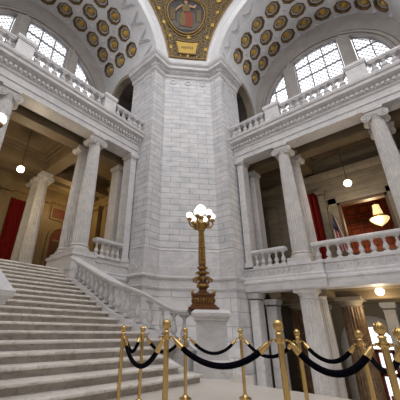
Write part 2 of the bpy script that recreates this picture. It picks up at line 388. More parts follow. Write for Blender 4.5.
    for i, (t_, z_) in enumerate(op):
        if z_ <= 12.61: d = Vector((1 if t_ > ct else -1, 0))
        else: d = Vector((t_-ct, z_-cz)).normalized()
        def pt(off, o): 
            q = sidepoint(1, t_+d.x*off, z_+d.y*off, 0); base = sidepoint(1, t_, z_, 0)
            return a.P(t_+d.x*off, (RV if z_+d.y*off <= Z0 else sqrt(RV*RV-(z_+d.y*off-Z0)**2))+o, z_+d.y*off)
        rings.append([pt(0, .5), pt(0, -.05), pt(.30, -.07), pt(.34, -.02), pt(.34, .02), pt(.04, .5)])
    av.loft(rings, True, True); st(av.build('trim_side_arch_'+nm, M['soffit']))
    # dark passage behind
    pb = MB(); tA, tB = ct-cr_-.4, ct+cr_+.6
    for quad in ([(tA,RV+.9,12.6),(tB,RV+.9,12.6),(tB,RV+.9,21),(tA,RV+.9,21)],):
        pass
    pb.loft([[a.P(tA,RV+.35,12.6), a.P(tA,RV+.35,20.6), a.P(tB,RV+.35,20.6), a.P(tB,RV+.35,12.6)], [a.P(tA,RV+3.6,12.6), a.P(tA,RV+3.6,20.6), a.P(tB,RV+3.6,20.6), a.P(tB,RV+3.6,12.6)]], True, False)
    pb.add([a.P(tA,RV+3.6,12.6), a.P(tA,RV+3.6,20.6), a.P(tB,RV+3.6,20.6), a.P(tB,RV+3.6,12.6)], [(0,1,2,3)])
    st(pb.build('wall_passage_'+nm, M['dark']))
    # lunette wall with three-light window
    L = MB(); wz, wr, wc = a.wz, a.wr, a.wc; sill = 15.2
    m0, m1 = a.mull; T = a.wall
    def arcpts(w0, w1, n_=14): return [(w0+(w1-w0)*i/n_, wz+sqrt(max(wr*wr-(w0+(w1-w0)*i/n_)**2, 0))) for i in range(n_+1)]
    lights = [(-wr, -m1), (-m0, m0), (m1, wr)]
    # annulus between window arc and vault curve
    N = 48; inn = []; ouv = []
    for i in range(N+1):
        th = pi*i/N; inn.append((wc+wr*cos(th), max(wz+wr*sin(th), wz))); ouv.append((RV*cos(th)*1.02, Z0+RV*sin(th)*1.02))
    L.loft([[a.P(T, *p) for p in inn], [a.P(T, *p) for p in ouv]], False, False)
    for sg in (-1, 1): L.add([a.P(T, sg*RV*1.02, 12.3), a.P(T, wc+sg*wr, 12.3), a.P(T, wc+sg*wr, wz), a.P(T, sg*RV*1.02, Z0)], [(0,1,2,3)])
    L.add([a.P(T, wc-wr, 12.3), a.P(T, wc+wr, 12.3), a.P(T, wc+wr, sill), a.P(T, wc-wr, sill)], [(0,1,2,3)])
    for (r0, r1, dep) in ((wr+.02, wr+.12, .10), (wr+.22, wr+.42, .16), (wr+.5, wr+.56, .08)):
        ring = []
        for i in range(N+1):
            th = pi*i/N; ring.append([a.P(T+.05, wc+r0*cos(th), wz+r0*sin(th)), a.P(T-dep, wc+(r0+.02)*cos(th), wz+(r0+.02)*sin(th)), a.P(T-dep, wc+(r1-.03)*cos(th), wz+(r1-.03)*sin(th)), a.P(T+.05, wc+r1*cos(th), wz+r1*sin(th))])
        L.loft(ring, True, True)
    # reveal
    L.loft([[a.P(T, wc+wr*cos(pi*i/N), wz+wr*sin(pi*i/N)) for i in range(N+1)], [a.P(T+.4, wc+wr*cos(pi*i/N), wz+wr*sin(pi*i/N)) for i in range(N+1)]], False, False)
    for sg in (-1, 1):
        w0, w1 = sorted((sg*m0, sg*m1)); top = [wz+sqrt(wr*wr-w*w)+.1 for w in (w0, w1)]
        for d0, d1, i_ in ((-.12, .3, .16), (-.2, .3, 0.0)):
            ww0, ww1 = w0+i_*.5+.0, w1-i_*.5
            if i_ == 0: ww0, ww1 = w0+.28, w1-.28
            vs = [a.P(T+d0, wc+ww0, sill-.1), a.P(T+d0, wc+ww1, sill-.1), a.P(T+d1, wc+ww1, sill-.1), a.P(T+d1, wc+ww0, sill-.1), a.P(T+d0, wc+ww0, top[0]), a.P(T+d0, wc+ww1, top[1]), a.P(T+d1, wc+ww1, top[1]), a.P(T+d1, wc+ww0, top[0])]
            L.add(vs, [(0,3,2,1),(4,5,6,7),(0,1,5,4),(1,2,6,5),(2,3,7,6),(3,0,4,7)])
    st(L.build('wall_lunette_'+nm, M['archstone']))
    for li, (w0, w1) in enumerate(lights):
        wn = st(MB().add([a.P(T+.22, wc+w, z) for w, z in [(w0, sill), (w1, sill)]+arcpts(w1, w0)], [tuple(range(17))]).build('window_%d' % (li+(0 if nm == 'left' else 3)+1), M['glass']))
        fr = MB(); lt = MB()
        def bar(mb, p, q, wd_, t0_, t1_):
            p = Vector(p); q = Vector(q); d = (q-p); 
            if d.length < .02: return
            d.normalize(); n_ = Vector((-d.y, d.x))*wd_/2
            c4 = [p+n_, p-n_, q-n_, q+n_]
            mb.add([a.P(t0_, wc+x.x, x.y) for x in c4]+[a.P(t1_, wc+x.x, x.y) for x in c4], [(0,1,2,3),(7,6,5,4),(0,4,5,1),(1,5,6,2),(2,6,7,3),(3,7,4,0)])
        ap = arcpts(w0, w1, 20)
        for i in range(20): bar(fr, ap[i], ap[i+1], .08, T+.14, T+.26)
        bar(fr, (w0, sill), (w0, ap[0][1]), .08, T+.14, T+.26); bar(fr, (w1, sill), (w1, ap[-1][1]), .08, T+.14, T+.26)
        nd = 3 if li == 1 else 2
        for j in range(1, nd):
            x = w0+(w1-w0)*j/nd; bar(fr, (x, sill), (x, wz+sqrt(wr*wr-x*x)), .065, T+.12, T+.26)
        for z in (16.7, 18.2, 19.75, 21.0) if li == 1 else (16.7, 18.2, 19.75):
            if z < wz: x0, x1 = w0, w1
            else:
                h = sqrt(max(wr*wr-(z-wz)**2, 0)); x0, x1 = max(w0, -h), min(w1, h)
            if x1 > x0: bar(fr, (x0, z), (x1, z), .055, T+.12, T+.26)
        # diagonal lattice clipped to the light
        def inside(x, z): return w0 < x < w1 and z > sill and (z < wz or x*x+(z-wz)**2 < wr*wr)
        for sg in (-1, 1):
            kk = -20.0
            while kk < 45:
                seg_ = None; x = w0
                while x <= w1+.001:
                    z = sg*x*1.25+kk
                    if inside(x, z): seg_ = [x, x] if seg_ is None else [seg_[0], x]
                    x += .06
                if seg_ and seg_[1] > seg_[0]: bar(lt, (seg_[0], sg*seg_[0]*1.25+kk), (seg_[1], sg*seg_[1]*1.25+kk), .032, T+.20, T+.24)
                kk += .42
        fr.build('window_frame', M['mortarblack'], wn, smooth=0); lt.build('lattice', M['lattice'], wn, smooth=0)
build_arm(left); build_arm(right)

# ------------------------------------------------------------------ pendentive and mosaic
def PD(u, ph, off=0):
    Lp = Vector((-11, YC+6.4*cos(ph))); Rp = Vector((XC-6.25*cos(ph), 13.35)); C_ = Vector((XC, YC))
    a0 = atan2(Lp.y-YC, Lp.x-XC); a1 = atan2(Rp.y-YC, Rp.x-XC); r0 = (Lp-C_).length; r1 = (Rp-C_).length
    an = a0+(a1-a0)*u; r = r0+(r1-r0)*u; arc = C_+Vector((cos(an), sin(an)))*r; ch = Lp+(Rp-Lp)*u; k_ = math.tanh(1.8*ph)
    q = ch*(1-k_)+arc*k_; n = (C_-q).normalized()*off*cos(ph*.5)
    return Vector((q.x+n.x, q.y+n.y, Z0+6.35*sin(ph)-off*sin(ph*.5)))
def wid(ph): return (PD(1, ph)-PD(0, ph)).xy.length
def PAB(a, b, off=0): ph = b/6.35; return PD(.5+a/wid(ph), ph, off)
pm = MB(); pm.loft([[PD(i/16, .04+j*1.36/24) for i in range(17)] for j in range(25)], False, False)
st(pm.build('wall_pendentive', M['plaster']))
mo = thing('mosaic_mural', 'gold and brown mosaic mural with round medallion between the two great arches', 'mural', tuple(PAB(0, 1.3)))
g_ = MB(); nb = 26
g_.loft([[PD(.075+(.835)*i/16, (1.3+j*(8.6-1.3)/nb)/6.35, .04) for i in range(17)] for j in range(nb+1)], False, False)
go = g_.build('ground', M['mosaic'], mo)
uvl = go.data.uv_layers[0].data
lid = 0
for p in go.data.polygons:
    for li in p.loop_indices:
        v_ = go.data.vertices[go.data.loops[li].vertex_index].index; i, j = v_ % 17, v_//17
        ph = (1.3+j*(8.6-1.3)/nb)/6.35; uvl[li].uv = (((.075+.835*i/16)-.5)*wid(ph), 1.3+j*(8.6-1.3)/nb)
def plate(mb, pts, off0, off1, mi=0, sub_=6):
    """a small slab on the curved ground from an (a,b) outline"""
    n = len(pts); cx = sum(p[0] for p in pts)/n; cy = sum(p[1] for p in pts)/n; rings = []
    rings.append([PAB(x, y, off0) for x, y in pts])
    fine = []
    for i in range(n):
        p, q_ = pts[i], pts[(i+1) % n]; m__ = max(1, int(hypot(q_[0]-p[0], q_[1]-p[1])/.3)); fine += [(p[0]+(q_[0]-p[0])*j/m__, p[1]+(q_[1]-p[1])*j/m__) for j in range(m__)]
    pts = fine; rings = [[PAB(x, y, off0) for x, y in pts]]
    for q in range(11):
        k_ = 1-q/10.0*.98; rings.append([PAB(cx+(x-cx)*k_, cy+(y-cy)*k_, off1) for x, y in pts])
    mb.loft(rings, True, True, mi)
def strip(mb, pts, w, off, closed=False, mi=0):
    P_ = [Vector(p) for p in pts]; n = len(P_); rings = []
    for i in range(n):
        t_ = (P_[(i+1)%n]-P_[i-1]) if closed else (P_[min(i+1,n-1)]-P_[max(i-1,0)]); t_.normalize(); q = Vector((-t_.y, t_.x))
        A_, B_ = P_[i]+q*w/2, P_[i]-q*w/2
        rings.append([PAB(*A_, .03), PAB(*A_, off), PAB(*B_, off), PAB(*B_, .03)])
    if closed: rings.append(rings[0])
    mb.loft(rings, True, not closed, mi)
bd = MB()
for u0 in (.085, .90):
    strip(bd, [((u0-.5)*wid((1.35+j*7.2/24)/6.35), 1.35+j*7.2/24) for j in range(25)], .10, .09)
for u0 in (.155, .83):
    strip(bd, [((u0-.5)*wid((1.35+j*7.2/24)/6.35), 1.35+j*7.2/24) for j in range(25)], .06, .08)
strip(bd, [((.085-.5+.815*i/10)*wid(.22), 1.42) for i in range(11)], .10, .09)
bd.build('border', M['mosgold'], mo)
CM = (-.18, 5.9); ell = lambda r1, r2, n=40: [(CM[0]+r1*cos(2*pi*i/n), CM[1]+r2*sin(2*pi*i/n)) for i in range(n)]
md = MB(); plate(md, ell(1.45, 2.05), .03, .07); mdo = md.build('medallion', M['blueenamel'], mo)
rg = MB(); strip(rg, ell(1.49, 2.1), .10, .14, True); strip(rg, ell(1.68, 2.35), .07, .12, True); rg.build('ring', M['mosgold'], mdo)
# generic seated robed figure
fg = MB()
def pl(pts, o, mi): plate(fg, [(CM[0]+x*1.0, CM[1]+y*1.2) for x, y in pts], .06, .09+(o-.08)*2, mi)
pl([(-1.35,-1.0),(-.5,-1.45),(.6,-1.45),(1.3,-.95),(1.1,-.75),(-1.1,-.75)], .085, 3)
pl([(-.75,-.85),(.75,-.85),(.7,.1),(.55,.1),(.5,-.3),(-.5,-.3),(-.55,.1),(-.7,.1)], .09, 3)
for x in (-1.15, -.95, .95, 1.12): pl([(x-.09,-.7),(x+.09,-.7),(x+.07,.35),(x,.5),(x-.07,.35)], .085, 1)
pl([(-.42,-1.15),(.5,-1.2),(.62,-.7),(.5,.05),(.28,.35),(-.3,.3),(-.45,-.1),(-.5,-.7)], .10, 0)
pl([(-.45,-1.1),(-.05,-1.15),(.0,-.3),(-.25,.25),(-.42,-.1),(-.52,-.7)], .11, 1)
pl([(-.3,.2),(.3,.2),(.34,.75),(.2,1.0),(-.2,1.0),(-.34,.75)], .115, 1)
pl([(-.08,.95),(.08,.95),(.08,1.15),(-.08,1.15)], .115, 2)
pl([(.15*cos(q*pi/5),1.33+.22*sin(q*pi/5)) for q in range(10)], .12, 2)
pl([(-.17,1.38),(.17,1.38),(.13,1.62),(-.13,1.62)], .125, 0)
pl([(.25,.85),(.34,.7),(.72,.55),(.85,.95),(.74,.98),(.62,.72),(.3,.95)], .12, 2)
pl([(-.25,.85),(-.34,.7),(-.62,.35),(-.8,.1),(-.86,.2),(-.66,.55),(-.3,.95)], .12, 2)
fg.build('seated_figure', [M['robe_red'], M['robe_gold'], M['skin'], M['mos_stone']], mdo)
tb = MB(); plate(tb, [(-.72,1.9),(.62,1.9),(.68,2.4),(.84,3.0),(.35,2.93),(-.45,2.93),(-.94,3.0),(-.78,2.4)], .03, .09); tbo = tb.build('tablet', M['tabletgold'], mo)
tf = MB(); strip(tf, [(-.82,1.8),(.72,1.8),(.78,2.4),(.96,3.12),(.35,3.04),(-.45,3.04),(-1.06,3.12),(-.88,2.4)], .08, .12, True); tf.build('tablet_frame', M['bronzegold'], tbo)
for (x, y, rr) in ((.07,3.5,.16), (-1.35,2.3,.13), (1.42,2.35,.13), (-1.45,3.4,.12), (1.55,3.5,.12), (-1.95,4.6,.15), (1.95,4.7,.15), (-2.35,5.9,.14), (2.3,6.0,.14), (-2.3,7.4,.2), (2.35,7.5,.2), (0,1.62,.1), (-.6,1.62,.06), (.7,1.62,.06)):
    sq_ = MB(); plate(sq_, [(x-rr*.8,y-rr*1.1),(x+rr*.8,y-rr*1.1),(x+rr*.8,y+rr*1.1),(x-rr*.8,y+rr*1.1)], .03, .10); sq_.build('gold_lozenge', M['tabletgold'], mo)
# lettering on the tablet
GL = {'I': [((0,0),(0,1))], 'U': [((0,1),(0,.2)),((0,.2),(.2,0)),((.2,0),(.5,.1)),((.5,0),(.5,1))], 'S': [((.5,.95),(.1,.95)),((.1,.95),(.05,.55)),((.05,.55),(.5,.45)),((.5,.45),(.45,.05)),((.45,.05),(0,.05))],
      'J': [((.35,1),(.35,.1)),((.35,.1),(0,.1))], 'T': [((0,1),(.55,1)),((.27,1),(.27,0))], 'C': [((.5,.95),(.1,.9)),((.1,.9),(0,.5)),((0,.5),(.1,.1)),((.1,.1),(.5,.05))], 'E': [((0,0),(0,1)),((0,1),(.45,1)),((0,.5),(.4,.5)),((0,0),(.45,0))]}
lt = MB(); x = -.52
for ch in 'JUSTICE':
    for (p, q) in GL[ch]:
        h = .2
        P_ = [(x+p[0]*.18, 2.33+p[1]*h), (x+q[0]*.18, 2.33+q[1]*h)]; strip(lt, P_, .04, .105)
    x += .08 if ch == 'I' else .155
lt.build('lettering', M['ink'], tbo)

# ------------------------------------------------------------------ gallery fronts: entablature
ent = [(-.55,10.95),(.36,10.95),(.36,11.25),(.42,11.27),(.42,11.62),(.50,11.68),(.50,11.80),(.56,11.82),(.56,12.02),(.62,12.06),(.86,12.14),(.86,12.30),(.95,12.36),(.98,12.48),(-.55,12.52)]
for nm, pth in (('left', [(XL,-2.2),(XL,9.8)]), ('right', [(-7.9,YR),(4.2,YR)])):
    e_ = MB(); e_.sweep(pth, ent); st(e_.build('trim_entablature_'+nm, M['marble']))
    e_ = MB(); dentils(e_, pth, .54, 11.84, 11.99, w=.12, gap=.22, dep=.14); st(e_.build('trim_dentils_'+nm, M['marble']))
# lower front of the right gallery (floor band above the lower hall)
band = [(-.5,2.80),(.34,2.80),(.38,2.86),(.38,3.14),(.46,3.20),(.46,3.28),(.40,3.34),(.42,3.44),(.36,3.50),(.36,3.84),(.42,3.88),(.42,3.93),(-.5,3.95)]
e_ = MB(); e_.sweep([(-7.9,YR-.25),(-4.15,YR-.25),(-4.15,YR),(4.2,YR)], band); st(e_.build('trim_balcony_band_right', M['marble']))
e_ = MB(); e_.sweep([(XL,7.45),(XL,9.8)], band); e_.box(-12.95,-12.2,7.4,9.8,-1,2.85); e_.box(-12.95,-12.1,7.45,9.8,3.9,4.1); st(e_.build('trim_balcony_band_left', M['marble']))

def frieze(name, pts, off, z0, z1, gap=.26):
    mb = MB()
    for i in range(len(pts)-1):
        a = Vector(pts[i][:2]); b_ = Vector(pts[i+1][:2]); d = b_-a; L = d.length; d.normalize(); n = Vector((d.y,-d.x)); h = (z1-z0)
        for j in range(int(L/gap)):
            p = a+d*gap*(j+.5)
            for (u0, v0, u1, v1) in ((-.10,0,.02,h),(.02,h,.10,h*.55),(.10,h*.55,.02,h*.35)):
                A_ = p+d*u0; B_ = p+d*u1; w = .025; vs = []
                for o in (off-.01, off+.03):
                    vs += [(A_.x-d.x*w+n.x*o, A_.y-d.y*w+n.y*o, z0+v0), (A_.x+d.x*w+n.x*o, A_.y+d.y*w+n.y*o, z0+v0), (B_.x+d.x*w+n.x*o, B_.y+d.y*w+n.y*o, z0+v1), (B_.x-d.x*w+n.x*o, B_.y-d.y*w+n.y*o, z0+v1)]
                mb.add(vs, [(0,1,2,3),(4,5,6,7),(0,1,5,4),(1,2,6,5),(2,3,7,6),(3,0,4,7)])
    return st(mb.build(name, M['marble'], smooth=0))
frieze('trim_frieze_right', [(-7.8,YR-.25),(-4.15,YR-.25)], .37, 3.54, 3.82); frieze('trim_frieze_right_long', [(-4.15,YR),(4.2,YR)], .37, 3.54, 3.82)
frieze('trim_frieze_pier', lowpath, .055, 3.62, 3.98)
# ------------------------------------------------------------------ balustrades
def baluster_mesh(h, r, name, k=S, seg=12):
    mb = MB(); R_ = r
    mb.box(-R_*.95,R_*.95,-R_*.95,R_*.95,0,h*.09)
    mb.lathe([(R_*.8,h*.09),(R_*.85,h*.12),(R_*.5,h*.16),(R_*.62,h*.19),(R_*.98,h*.30),(R_*1.0,h*.38),(R_*.75,h*.50),(R_*.42,h*.62),(R_*.36,h*.70),(R_*.55,h*.72),(R_*.55,h*.755),(R_*.38,h*.78),(R_*.42,h*.84),(R_*.75,h*.90),(R_*.8,h*.925)], seg)
    mb.box(-R_*.9,R_*.9,-R_*.9,R_*.9,h*.925,h)
    o = mb.build(name, M['marble'], None, k, local=True); me = o.data; bpy.data.objects.remove(o); return me
def place(me, name, p, parent, k=S):
    o = bpy.data.objects.new(name, me); COL.objects.link(o); o.parent = parent; o.location = Wp(p, k)-org(parent); return o
BU = baluster_mesh(.64, .155, 'upper_baluster'); BM_ = baluster_mesh(.66, .118, 'gallery_baluster')
def balustrade(name, label, p0, p1, zb, me, h, n, group, rail=.2, base=.14, w=.17, cat='balustrade'):
    p0 = Vector(p0); p1 = Vector(p1); d = (p1-p0).normalized()
    r = thing(name, label, cat, ((p0.x+p1.x)/2, (p0.y+p1.y)/2, zb), group)
    MB().sweep([tuple(p0), tuple(p1)], [(-w,zb),(w,zb),(w,zb+base*.8),(w*.8,zb+base),(-w*.8,zb+base),(-w,zb+base*.8)]).build('plinth', M['marble'], r)
    z = zb+base+h
    MB().sweep([tuple(p0), tuple(p1)], [(-w*.85,z),(w*.85,z),(w*1.15,z+rail*.35),(w*1.15,z+rail*.75),(w*.8,z+rail),(-w*.8,z+rail),(-w*1.15,z+rail*.75),(-w*1.15,z+rail*.35)]).build('handrail', M['marble'], r)
    L = (p1-p0).length
    for i in range(n):
        q = p0+d*L*(i+.5)/n; place(me, 'baluster', (q.x, q.y, zb+base), r)
    return r
def rail_pier(name, label, x0, x1, y0, y1, z0, z1, group=None):
    mb = MB(); mb.box(x0,x1,y0,y1,z0,z1-.18); mb.box(x0-.05,x1+.05,y0-.05,y1+.05,z0,z0+.12)
    mb.box(x0-.04,x1+.04,y0-.04,y1+.04,z1-.24,z1-.16); mb.box(x0-.07,x1+.07,y0-.07,y1+.07,z1-.16,z1+.02)
    return tag(mb.build(name, M['marble']), label, 'pedestal', group)
ZB = 12.52; xb = XL+.62; yb = YR-.62
gU = 'balustrades above the cornices'
balustrade('balustrade', 'upper left balustrade section between the corner pier and the first pedestal', (xb,7.45), (xb,9.7), ZB, BU, .64, 5, gU)
balustrade('balustrade', 'upper left balustrade section in front of the lunette window, between its two pedestals', (xb,2.45), (xb,6.52), ZB, BU, .64, 9, gU)
balustrade('balustrade', 'upper left balustrade section at the far left picture edge, past the left pedestal', (xb,-2.0), (xb,1.5), ZB, BU, .64, 9, gU)
rail_pier('pedestal', 'upper left balustrade pedestal nearest the corner pier', xb-.22, xb+.22, 6.6, 7.37, ZB, 13.68)
rail_pier('pedestal', 'upper left balustrade pedestal below the middle of the lunette window', xb-.22, xb+.22, 1.58, 2.37, ZB, 13.68)
balustrade('balustrade', 'upper right balustrade section between the corner pier and the first pedestal', (-7.75,yb), (-5.33,yb), ZB, BU, .64, 6, gU)
balustrade('balustrade', 'upper right balustrade section in front of the lunette window, between its two pedestals', (-4.3,yb), (-.78,yb), ZB, BU, .64, 9, gU)
balustrade('balustrade', 'upper right balustrade section at the far right, past the right pedestal', (.28,yb), (4.0,yb), ZB, BU, .64, 9, gU)
rail_pier('pedestal', 'upper right balustrade pedestal nearest the corner pier', -5.25, -4.38, yb-.22, yb+.22, ZB, 13.68)
rail_pier('pedestal', 'upper right balustrade pedestal below the right mullion of the lunette window', -.7, .2, yb-.22, yb+.22, ZB, 13.68)
gG = 'second-floor gallery balustrades'
balustrade('balustrade', 'short left gallery balustrade between the front column and the corner pier', (XL+.3,7.5), (XL+.3,9.12), 4.1, BM_, .66, 5, gG, rail=.2, base=.1, w=.2)
balustrade('balustrade', 'short right gallery balustrade between the corner pier and the first column', (-7.2,YR-.42), (-5.4,YR-.42), 3.95, BM_, .66, 5, gG, rail=.2, base=.1, w=.2)
balustrade('balustrade', 'long right gallery balustrade running to the right of the first column', (-4.2,YR-.15), (-.65,YR-.15), 3.95, BM_, .66, 8, gG, rail=.2, base=.1, w=.2)
balustrade('balustrade', 'right gallery balustrade past the second column', (.35,YR-.15), (3.8,YR-.15), 3.95, BM_, .66, 8, gG, rail=.2, base=.1, w=.2)

# ------------------------------------------------------------------ ionic columns
def flute_ring(r, z, n=22, depth=.075):
    out = []
    for i in range(n):
        for j, dd in ((0,0),(.12,0),(.5,1),(.88,0)):
            an = 2*pi*(i+j)/n; rr = r*(1-depth*dd); out.append((rr*cos(an), rr*sin(an), z))
    return out
def column_meshes(H, r0, r1, ionic=True, flutes=True):
    out = []
    b = MB(); b.box(-r0*1.32,r0*1.32,-r0*1.32,r0*1.32,0,.16); b.lathe([(r0*1.28,.16),(r0*1.3,.22),(r0*1.25,.29),(r0*1.1,.31),(r0*1.06,.36),(r0*1.12,.39),(r0*1.14,.43),(r0*1.06,.47),(r0*1.0,.50)], 28)
    out.append(('base', b))
    s_ = MB(); hc = H-.62 if ionic else H-.45; rings = []
    for q in range(9):
        t_ = q/8; rr = r0+(r1-r0)*(t_**1.5); rings.append(flute_ring(rr, .50+(hc-.50)*t_))
    s_.loft(rings, True, True); out.append(('shaft', s_))
    c_ = MB()
    if ionic:
        c_.lathe([(r1*1.0,hc),(r1*1.06,hc+.03),(r1*1.0,hc+.06),(r1*1.02,hc+.12),(r1*1.28,hc+.24),(r1*1.3,hc+.30),(r1*1.2,hc+.34)], 28)
        a_ = r1*1.2; c_.box(-a_,a_,-a_*.95,a_*.95,hc+.30,hc+.46); c_.box(-a_*1.12,a_*1.12,-a_*1.12,a_*1.12,hc+.48,H)
        for sx in (-1, 1):
            for sd in (-1, 1):   # volutes on the two fronts, bolsters between
                cx = sx*a_*.98; cz = hc+.20; R_ = .21
                c_.lathe([(R_,0),(R_,.05),(R_*.82,.05),(R_*.80,.02),(R_*.62,.02),(R_*.60,.06),(R_*.42,.06),(R_*.40,.03),(R_*.22,.03),(R_*.2,.08),(.001,.09)], 20, (cx, sd*a_*.86, cz), (0,sd,0))
            c_.lathe([(.21,-a_*.88),(.17,-a_*.5),(.14,-.05),(.17,0),(.14,.05),(.17,a_*.5),(.21,a_*.88)], 18, (sx*a_*.98,0,hc+.20), (0,1,0))
    else:
        c_.lathe([(r1*1.0,hc),(r1*1.08,hc+.03),(r1*1.0,hc+.06),(r1*1.0,hc+.14),(r1*1.12,hc+.22),(r1*1.2,hc+.28)], 28)
        c_.box(-r1*1.25,r1*1.25,-r1*1.25,r1*1.25,hc+.28,H)
    out.append(('capital', c_)); return out
def column(name, label, loc, rz, H, r0=.41, r1=.305, ionic=True, m_='column', group=None, proto={}):
    key = (H, r0, r1, ionic, m_)
    r = thing(name, label, 'column', loc, group, rz=rz)
    if key not in proto:
        proto[key] = [(n_, mb.build(n_, M[m_] if n_ != 'capital' or m_ != 'brownmarble' else M['soffit'], r, local=True)) for n_, mb in column_meshes(H, r0, r1, ionic)]
    else:
        for n_, o in proto[key]:
            c_ = bpy.data.objects.new(n_, o.data); COL.objects.link(c_); c_.parent = r
    return r
HC = 6.85; ZC = 4.1; gC = 'fluted gallery columns'
column('column', 'left front fluted column beside the head of the stair balustrade', (XL,6.88,ZC), pi/2, HC, group=gC)
column('column', 'fluted column close behind the left front column', (XL-1.25,6.9,ZC), pi/2, HC, group=gC)
column('column', 'fluted column at the left picture edge behind the lit globes', (XL,2.1,ZC), pi/2, HC, group=gC)
column('column', 'fluted column behind the one at the left picture edge', (XL-1.25,2.1,ZC), pi/2, HC, group=gC)
column('column', 'front column of the deep pair inside the left gallery, beside the hanging globe', (-18.5,6.75,F2), pi/2, 10.65-F2, group=gC)
column('column', 'rear column of the deep pair inside the left gallery', (-19.8,6.75,F2), pi/2, 10.65-F2, group=gC)
column('column', 'right gallery front fluted column nearest the corner pier', (-4.83,YR,ZC), 0, HC, group=gC)
column('column', 'fluted column close behind the first right gallery column', (-4.73,YR+1.3,ZC), 0, HC, group=gC)
column('column', 'large fluted column of the right gallery at the right picture edge', (-.17,YR,ZC), 0, HC, group=gC)
column('column', 'fluted column behind the one at the right picture edge', (-.12,YR+1.3,ZC), 0, HC, group=gC)
HL = 2.80-LO
gL = 'lower hall columns'
column('column', 'white fluted lower-hall column under the first right gallery column', (-4.83,YR,LO), 0, HL, .44, .41, ionic=False, group=gL)
column('column', 'white fluted lower-hall column at the right, behind the stanchions', (-.17,YR,LO), 0, HL, .44, .41, ionic=False, group=gL)
column('column', 'white lower-hall column directly behind the fluted one under the gallery', (-4.75,YR+1.1,LO), 0, HL, .40, .37, ionic=False, group=gL)
column('column', 'brown marble lower-hall column left of the glazed red door', (-3.62,17.0,LO), 0, 2.55-LO, .50, .47, ionic=False, m_='brownmarble', group=gL)
column('column', 'brown marble lower-hall column at the far left under the gallery', (-6.7,18.2,LO), 0, 2.55-LO, .50, .47, ionic=False, m_='brownmarble', group=gL)
mb = MB(); mb.box(-5.36,-4.24,YR-.62,YR+.6,3.9,4.09); tag(mb.build('plinth_block', M['marble']), 'low marble plinth block under the first right gallery column', 'pedestal')
mb = MB(); mb.box(-.62,.32,YR-.34,YR+.6,3.96,4.09); tag(mb.build('plinth_block', M['marble']), 'low marble plinth block under the large column at the right picture edge', 'pedestal')
# pedestals under the gallery columns
for nm, lb, (x, y) in (('pedestal','marble pedestal block under the left front column pair at the stair head',(XL-.62,6.88)), ('pedestal','marble pedestal block under the column pair at the left picture edge',(XL-.62,2.1))):
    mb = MB(); mb.box(x-1.25,x+1.25,y-.6,y+.6,2.6,4.0); mb.box(x-1.3,x+1.3,y-.65,y+.65,3.96,4.09); mb.box(x-1.28,x+1.28,y-.63,y+.63,F2,F2+.2)
    tag(mb.build(nm, M['marble']), lb, 'pedestal')
# engaged pilasters against the pier
def pilaster(x0, x1, y0, y1, z0, z1, label, m_='marble', cat='pilaster'):
    r = thing('pilaster', label, cat, ((x0+x1)/2, (y0+y1)/2, z0)); 
    mb = MB(); mb.box(x0,x1,y0,y1,z0+.25,z1-.35); mb.build('shaft', M[m_], r)
    mb = MB(); mb.box(x0-.06,x1+.06,y0-.06,y1+.06,z0,z0+.25); mb.build('base', M[m_], r)
    mb = MB(); mb.box(x0-.03,x1+.03,y0-.03,y1+.03,z1-.42,z1-.36); mb.box(x0-.05,x1+.05,y0-.05,y1+.05,z1-.28,z1-.2); mb.box(x0-.1,x1+.1,y0-.1,y1+.1,z1-.2,z1); mb.build('capital', M[m_], r)
pilaster(-12.85, -12.15, 9.25, 9.66, 4.12, 10.95, 'left gallery pilaster set against the corner pier')
pilaster(-14.2, -13.47, 9.35, 9.95, F2, 10.62, 'left gallery pilaster behind the one on the corner pier')
pilaster(-7.74, -7.35, YR-.35, YR+.35, 4.1, 10.95, 'right gallery pilaster set against the corner pier')
pilaster(-7.74, -7.25, YR+.95, YR+1.65, F2, 10.62, 'right gallery pilaster behind the one on the corner pier')
pilaster(-7.74, -7.3, YR-.3, YR+.35, LO, 2.78, 'lower hall pilaster joined to the corner pier')
pilaster(-7.35, -6.8, YR+.7, YR+1.25, LO, 2.52, 'lower hall pilaster standing just behind the pier pilaster')

# ------------------------------------------------------------------ left gallery room
ZK = 11.9
r = MB(); r.box(-21.6,-21.2,-3,12.4,F2,ZK+.4); st(r.build('wall_left_gallery_back', M['ochre']))
r = MB(); r.box(-21.4,-13.3,12.0,12.4,F2,ZK+.4); st(r.build('wall_left_gallery_side', M['ochre']))
r = MB(); r.box(-21.6,-12.9,-3,-2.6,LO,ZK+.4); st(r.build('wall_left_gallery_end', M['ochre']))
def coffer_ceiling(name, x0, x1, y0, y1, beams_x, beams_y, zb=10.65, zc=ZK-.15):
    mb = MB(); mb.box(x0,x1,y0,y1,zc,zc+.3)
    for bx in beams_x: mb.box(bx-.38,bx+.38,y0,y1,zb,zc)
    for by in beams_y: mb.box(x0,x1,by-.38,by+.38,zb,zc)
    xs = sorted([x0]+list(beams_x)+[x1]); ys = sorted([y0]+list(beams_y)+[y1])
    for i in range(len(xs)-1):
        for j in range(len(ys)-1):
            a0, a1, b0, b1 = xs[i]+.38, xs[i+1]-.38, ys[j]+.38, ys[j+1]-.38
            if a1-a0 < .8 or b1-b0 < .8: continue
            for q, (ins, zz) in enumerate(((0,.28),(.22,.16),(.5,.07))):
                w = .12
                path_ = [(a0+ins,b0+ins),(a0+ins,b1-ins),(a1-ins,b1-ins),(a1-ins,b0+ins)]
                if a1-a0-2*ins > .5 and b1-b0-2*ins > .5: mb.sweep(path_, [(0,zc-zz),(w,zc-zz),(w+.05,zc),(0,zc)], closed=True)
    return st(mb.build(name, M['ceiling'], smooth=0))
coffer_ceiling('ceiling_left_gallery', -21.4, -12.9, -2.8, 12.2, (-13.75, -18.5, -19.8), (2.1, 6.88))
